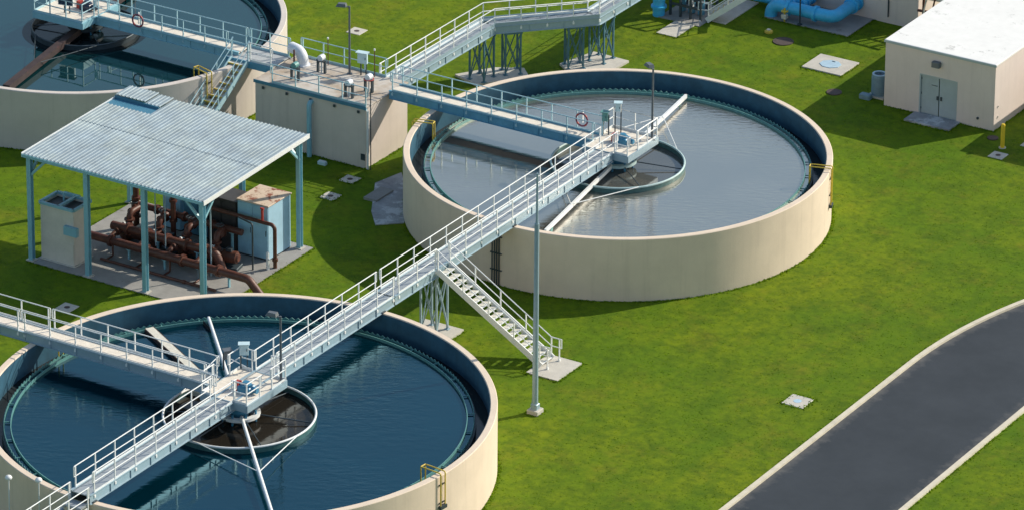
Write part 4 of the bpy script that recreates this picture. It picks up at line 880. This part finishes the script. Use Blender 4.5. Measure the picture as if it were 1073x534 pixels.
# equipment skid at the top of the picture
t = thing('equipment_skid', 'dark blue equipment skid at the far end of the zigzag walkway', 'equipment', (-10.2, 25.1, 0))
for x in (-1.0, -.35, .3, .95):
    for y in (-.45, 1.4): MB().box(x - .06, x + .06, y - .06, y + .06, .05, 2.2).build('post', 'dark_steel', t)
for z in (.75, 2.2): MB().beam((-1.05, -.45, z), (1.0, -.45, z), .1, .12).build('beam', 'dark_steel', t); MB().beam((-1.05, 1.4, z), (1.0, 1.4, z), .1, .12).build('beam', 'dark_steel', t)
for k in range(3): MB().tube([(-.7 + k * .6, .4, .1), (-.7 + k * .6, .4, 1.5)], .2, 14).build('vessel', 'beam_blue', t, 40)
MB().tube([(-.9, -.1, 1.1), (.9, -.1, 1.1)], .12, 12).build('header', 'dark_steel', t, 40); MB().box(.1, .35, -.35, -.1, .7, 1.1).build('instrument_box', 'white_paint', t)
t = thing('blue_pipe', 'teal blue upright pipe elbow beside the equipment skid', 'pipe', (-11.75, 24.3, 0)); MB().tube(fillet([(0, 0, -.1), (0, 0, 1.7), (0, 1.6, 1.7)], .5, 6), .34, 18).build('pipe', 'pipe_blue', t, 45); MB().lathe([(.34, .5), (.45, .5), (.45, .62), (.34, .62)], 0, 0, 20).build('flange', 'pipe_blue', t, 40)
stairs('short yellow-nosed stairs climbing from the equipment skid, at the top', (-7.0, 26.0, 1.75), (-9.1, 25.2, 0.12), 0.9, 8, 'rail_paint', nosing='yellow_paint')
pad('grey concrete slab under the equipment skid', rect(-11.6, -8.95, 24.0, 27.2), 0.05, 'slab_concrete', group=None)
pad('pale concrete slab in front of the equipment skid', rect(-10.5, -9.25, 21.9, 23.99), 0.055)
pad('pale concrete strip right of the equipment skid stairs', rect(-8.75, -7.9, 25.1, 28.9), 0.055)

# ------------------------------------------------------------------ slabs, manholes, small things on the lawn
t = thing('hatch_pad', 'square concrete pad with pale blue hatch, behind the silver tank', 'concrete pad', (-.1, 23.05, 0), 'concrete pads in the lawn')
MB().cbox(-1.22, 1.22, -1.1, 1.1, -.1, .07, .02).build('slab', 'pale_concrete', t)
h = MB().poly([(.62 * math.cos(a), .55 * math.sin(a)) for a in np.linspace(0, 2 * PI, 9)[:-1] + PI / 8], .072, .10).build('hatch', 'hatch_blue', t); MB().box(-.1, .1, .35, .39, .102, .12).build('handle', 'dark_steel', h)
def utility_box(label, x, y, s, cover='manhole_iron', rot=0.0, m='pale_concrete'):
    t = thing('utility_box', label, 'utility cover', (x, y, 0), 'utility covers in the lawn', rot)
    MB().cbox(-s, s, -s, s, -.1, .03, .02).build('collar', m, t); MB().disc(0, 0, .036, s * .34, 20).build('cover', cover, t)
utility_box('light grey square cover on the lawn near the road', 18.57, -14.4, .58, 'hatch_blue')
utility_box('small square cover by the valve block foot', -13.7, -4.15, .44)
utility_box('small square cover a step in front of the one by the valve block', -13.35, -6.5, .44)
utility_box('small square cover on the lawn between shelter and side walkway', -16.8, -24.7, .44)
utility_box('square cover on the lawn behind the valve block', -24.66, 13.1, .45)
utility_box('square cover beside the yellow bollard', 13.28, 16.95, .42)
utility_box('pale cover at the right picture edge by the bollard', 14.1, 19.2, .45)
utility_box('small pale cover at the left edge of the picture under the side walkway', -15.2, -36.3, .45)
def manhole(label, x, y, r):
    t = thing('manhole', label, 'manhole', (x, y, 0), 'round manholes in the lawn'); MB().lathe([(r * .82, -.05), (r, -.05), (r, .05), (r * .82, .05)], 0, 0, 28).build('frame', 'manhole_iron', t, 40); MB().lathe([(0, .045), (r * .8, .045), (r * .8, -.05)], 0, 0, 28, closed=False).build('cover', 'manhole_iron', t)
manhole('round dark manhole on the lawn near the blue pipes', -3.95, 24.65, .58)
manhole('round dark manhole in the shade of the cream building', 1.9, 19.8, .42)
manhole('small reddish manhole at the corner of the cream building', 12.0, 18.85, .3)
pad('stained grey slab against the silver tank wall by the valve block', [(-11.9, -2.0), (-12.3, -3.9), (-10.5, -7.0), (-9.4, -8.3), (-8.3, -7.3), (-10.4, -3.8)], 0.05, 'wet_concrete')
pad('small concrete step beside the stained slab', rect(-11.7, -10.9, -5.9, -4.3), 0.14, 'slab_concrete')
t = thing('grey_block', 'small grey block on the lawn under the valve block wall', 'block', (-16.0, -3.3, 0)); MB().cbox(-.25, .25, -.12, .12, -.02, .18, .03).build('body', 'panel_pale_blue', t); MB().box(-.2, .2, -.08, .08, .182, .2).build('lid', 'white_paint', t)
t = thing('survey_marker', 'small orange tan object on the lawn beside the blue pipes', 'marker', (-5.3, 25.4, 0)); MB().tube([(0, 0, 0), (0, 0, .1), (0, 0, .16)], [.24, .24, .1], 10).build('body', 'yellow_paint', t, 40); MB().box(-.1, .1, -.1, .1, .16, .2).build('knob', 'tread_pale', t)
for lb, x, y in (('thin white capped post outside the blue tank, leftmost', -4.55, -44.0), ('thin white capped post outside the blue tank beside the walkway', -3.1, -43.45)):
    pass
for lb, x, y, h in (('thin white capped post outside the blue tank, left of the pair', -4.05, -46.3, 3.35), ('thin white capped post outside the blue tank, right of the pair', -2.3, -46.4, 3.75)):
    t = thing('capped_post', lb, 'post', (x, y, 0), 'white capped posts'); MB().tube([(0, 0, 0), (0, 0, h)], .03, 8).build('pole', 'rail_paint', t, 40); MB().lathe([(0, h), (.15, h), (.17, h + .06), (.12, h + .14), (0, h + .17)], 0, 0, 16, closed=False).build('cap', 'white_paint', t, 60)

# ------------------------------------------------------------------ short grass blades over the lawn
def grass():
    n = 130000
    x = rng.uniform(-40, 38, n); y = rng.uniform(-62, 46, n); keep = np.ones(n, bool)
    for cx, cy, R in TANKS: keep &= np.hypot(x - cx, y - cy) > R + .03
    for a in ((-20.8, -13.7, -2.6, 1.5), (-22.0, -10.4, -21.7, -12.3), (5, 11.7, 19.6, 35), (14.6, 22, 21.2, 36), (-16, 1.6, 30.2, 45), (6.05, 7.9, -18.8, -16.4), (-1.2, 1.15, -18.35, -16.4), (6.85, 9.65, 18.3, 19.7), (-6.65, -1.2, 27.1, 30.3), (-1.35, 1.15, 21.9, 24.2), (-11.7, -7.85, 21.8, 29), (17.9, 19.2, -15.0, -13.8), (-16.4, -13, 10, 13.2), (-12.3, -9.2, 13.2, 17.3), (-12.3, -8.3, -8.3, -2.0)):
        keep &= ~((x > a[0]) & (x < a[1]) & (y > a[2]) & (y < a[3]))
    rx = np.where(y < -8, x - 21, 31 - np.hypot(x - 52, y + 8)); keep &= ~((rx > -.06) & (rx < 7.3))
    x, y = x[keep], y[keep]; hgt = rng.uniform(.010, .030, len(x))
    ex, ey = [], []
    def along(p, q, k, j=.07):
        f = rng.uniform(0, 1, k); ex.append(p[0] + (q[0] - p[0]) * f + rng.normal(0, j, k)); ey.append(p[1] + (q[1] - p[1]) * f + rng.normal(0, j, k))
    for cx, cy, R in TANKS:
        a = rng.uniform(0, 2 * PI, 3000); r = R + np.abs(rng.normal(0, .09, 3000)) + .02; ex.append(cx + r * np.cos(a)); ey.append(cy + r * np.sin(a))
    for a in ((-20.8, -13.7, -2.6, 1.5), (-21.5, -10.45, -21.45, -12.3), (4.97, 11.63, 19.67, 30), (6.05, 7.9, -18.8, -16.4), (-1.2, 1.15, -18.35, -16.4), (6.85, 9.65, 18.3, 19.7), (-6.65, -1.2, 27.1, 30.3), (-1.35, 1.15, 21.9, 24.2), (-10.55, -9.2, 21.85, 24.0), (17.97, 19.17, -15.0, -13.8), (-14.16, -13.24, -4.6, -3.7), (-13.8, -12.9, -6.95, -6.05), (8.4, 9.02, -22.48, -21.86)):
        for p, q in (((a[0], a[2]), (a[1], a[2])), ((a[1], a[2]), (a[1], a[3])), ((a[1], a[3]), (a[0], a[3])), ((a[0], a[3]), (a[0], a[2]))): along(p, q, int(40 * math.hypot(p[0] - q[0], p[1] - q[1])))
    for off in (0.0, 7.25):
        L_ = road_line(off)
        for p, q in zip(L_[:-1], L_[1:]):
            if -60 < p[1] < 30: along(p, q, int(22 * math.hypot(p[0] - q[0], p[1] - q[1])), .05)
    ex = np.concatenate(ex); ey = np.concatenate(ey)
    x = np.r_[x, ex]; y = np.r_[y, ey]; hgt = np.r_[hgt, rng.uniform(.03, .09, len(ex))]; n = len(x)
    an = rng.uniform(0, 2 * PI, n); wd = rng.uniform(.03, .075, n); ln = rng.uniform(-.10, .10, (n, 2))
    V = np.zeros((n, 3, 3)); V[:, 0] = np.c_[x - np.cos(an) * wd, y - np.sin(an) * wd, np.full(n, -.005)]; V[:, 1] = np.c_[x + np.cos(an) * wd, y + np.sin(an) * wd, np.full(n, -.005)]; V[:, 2] = np.c_[x + ln[:, 0], y + ln[:, 1], hgt]
    me = bpy.data.meshes.new('grass_blades'); me.vertices.add(3 * n); me.vertices.foreach_set('co', V.reshape(-1)); me.loops.add(3 * n); me.loops.foreach_set('vertex_index', np.arange(3 * n, dtype=np.int32))
    me.polygons.add(n); me.polygons.foreach_set('loop_start', np.arange(0, 3 * n, 3, dtype=np.int32)); me.materials.append(MAT['blades']); me.update(calc_edges=True); me.validate()
    o = put(me, 'grass'); o['kind'] = 'stuff'; o['label'] = 'short mown green grass blades across the lawn'; o['category'] = 'grass'
grass()
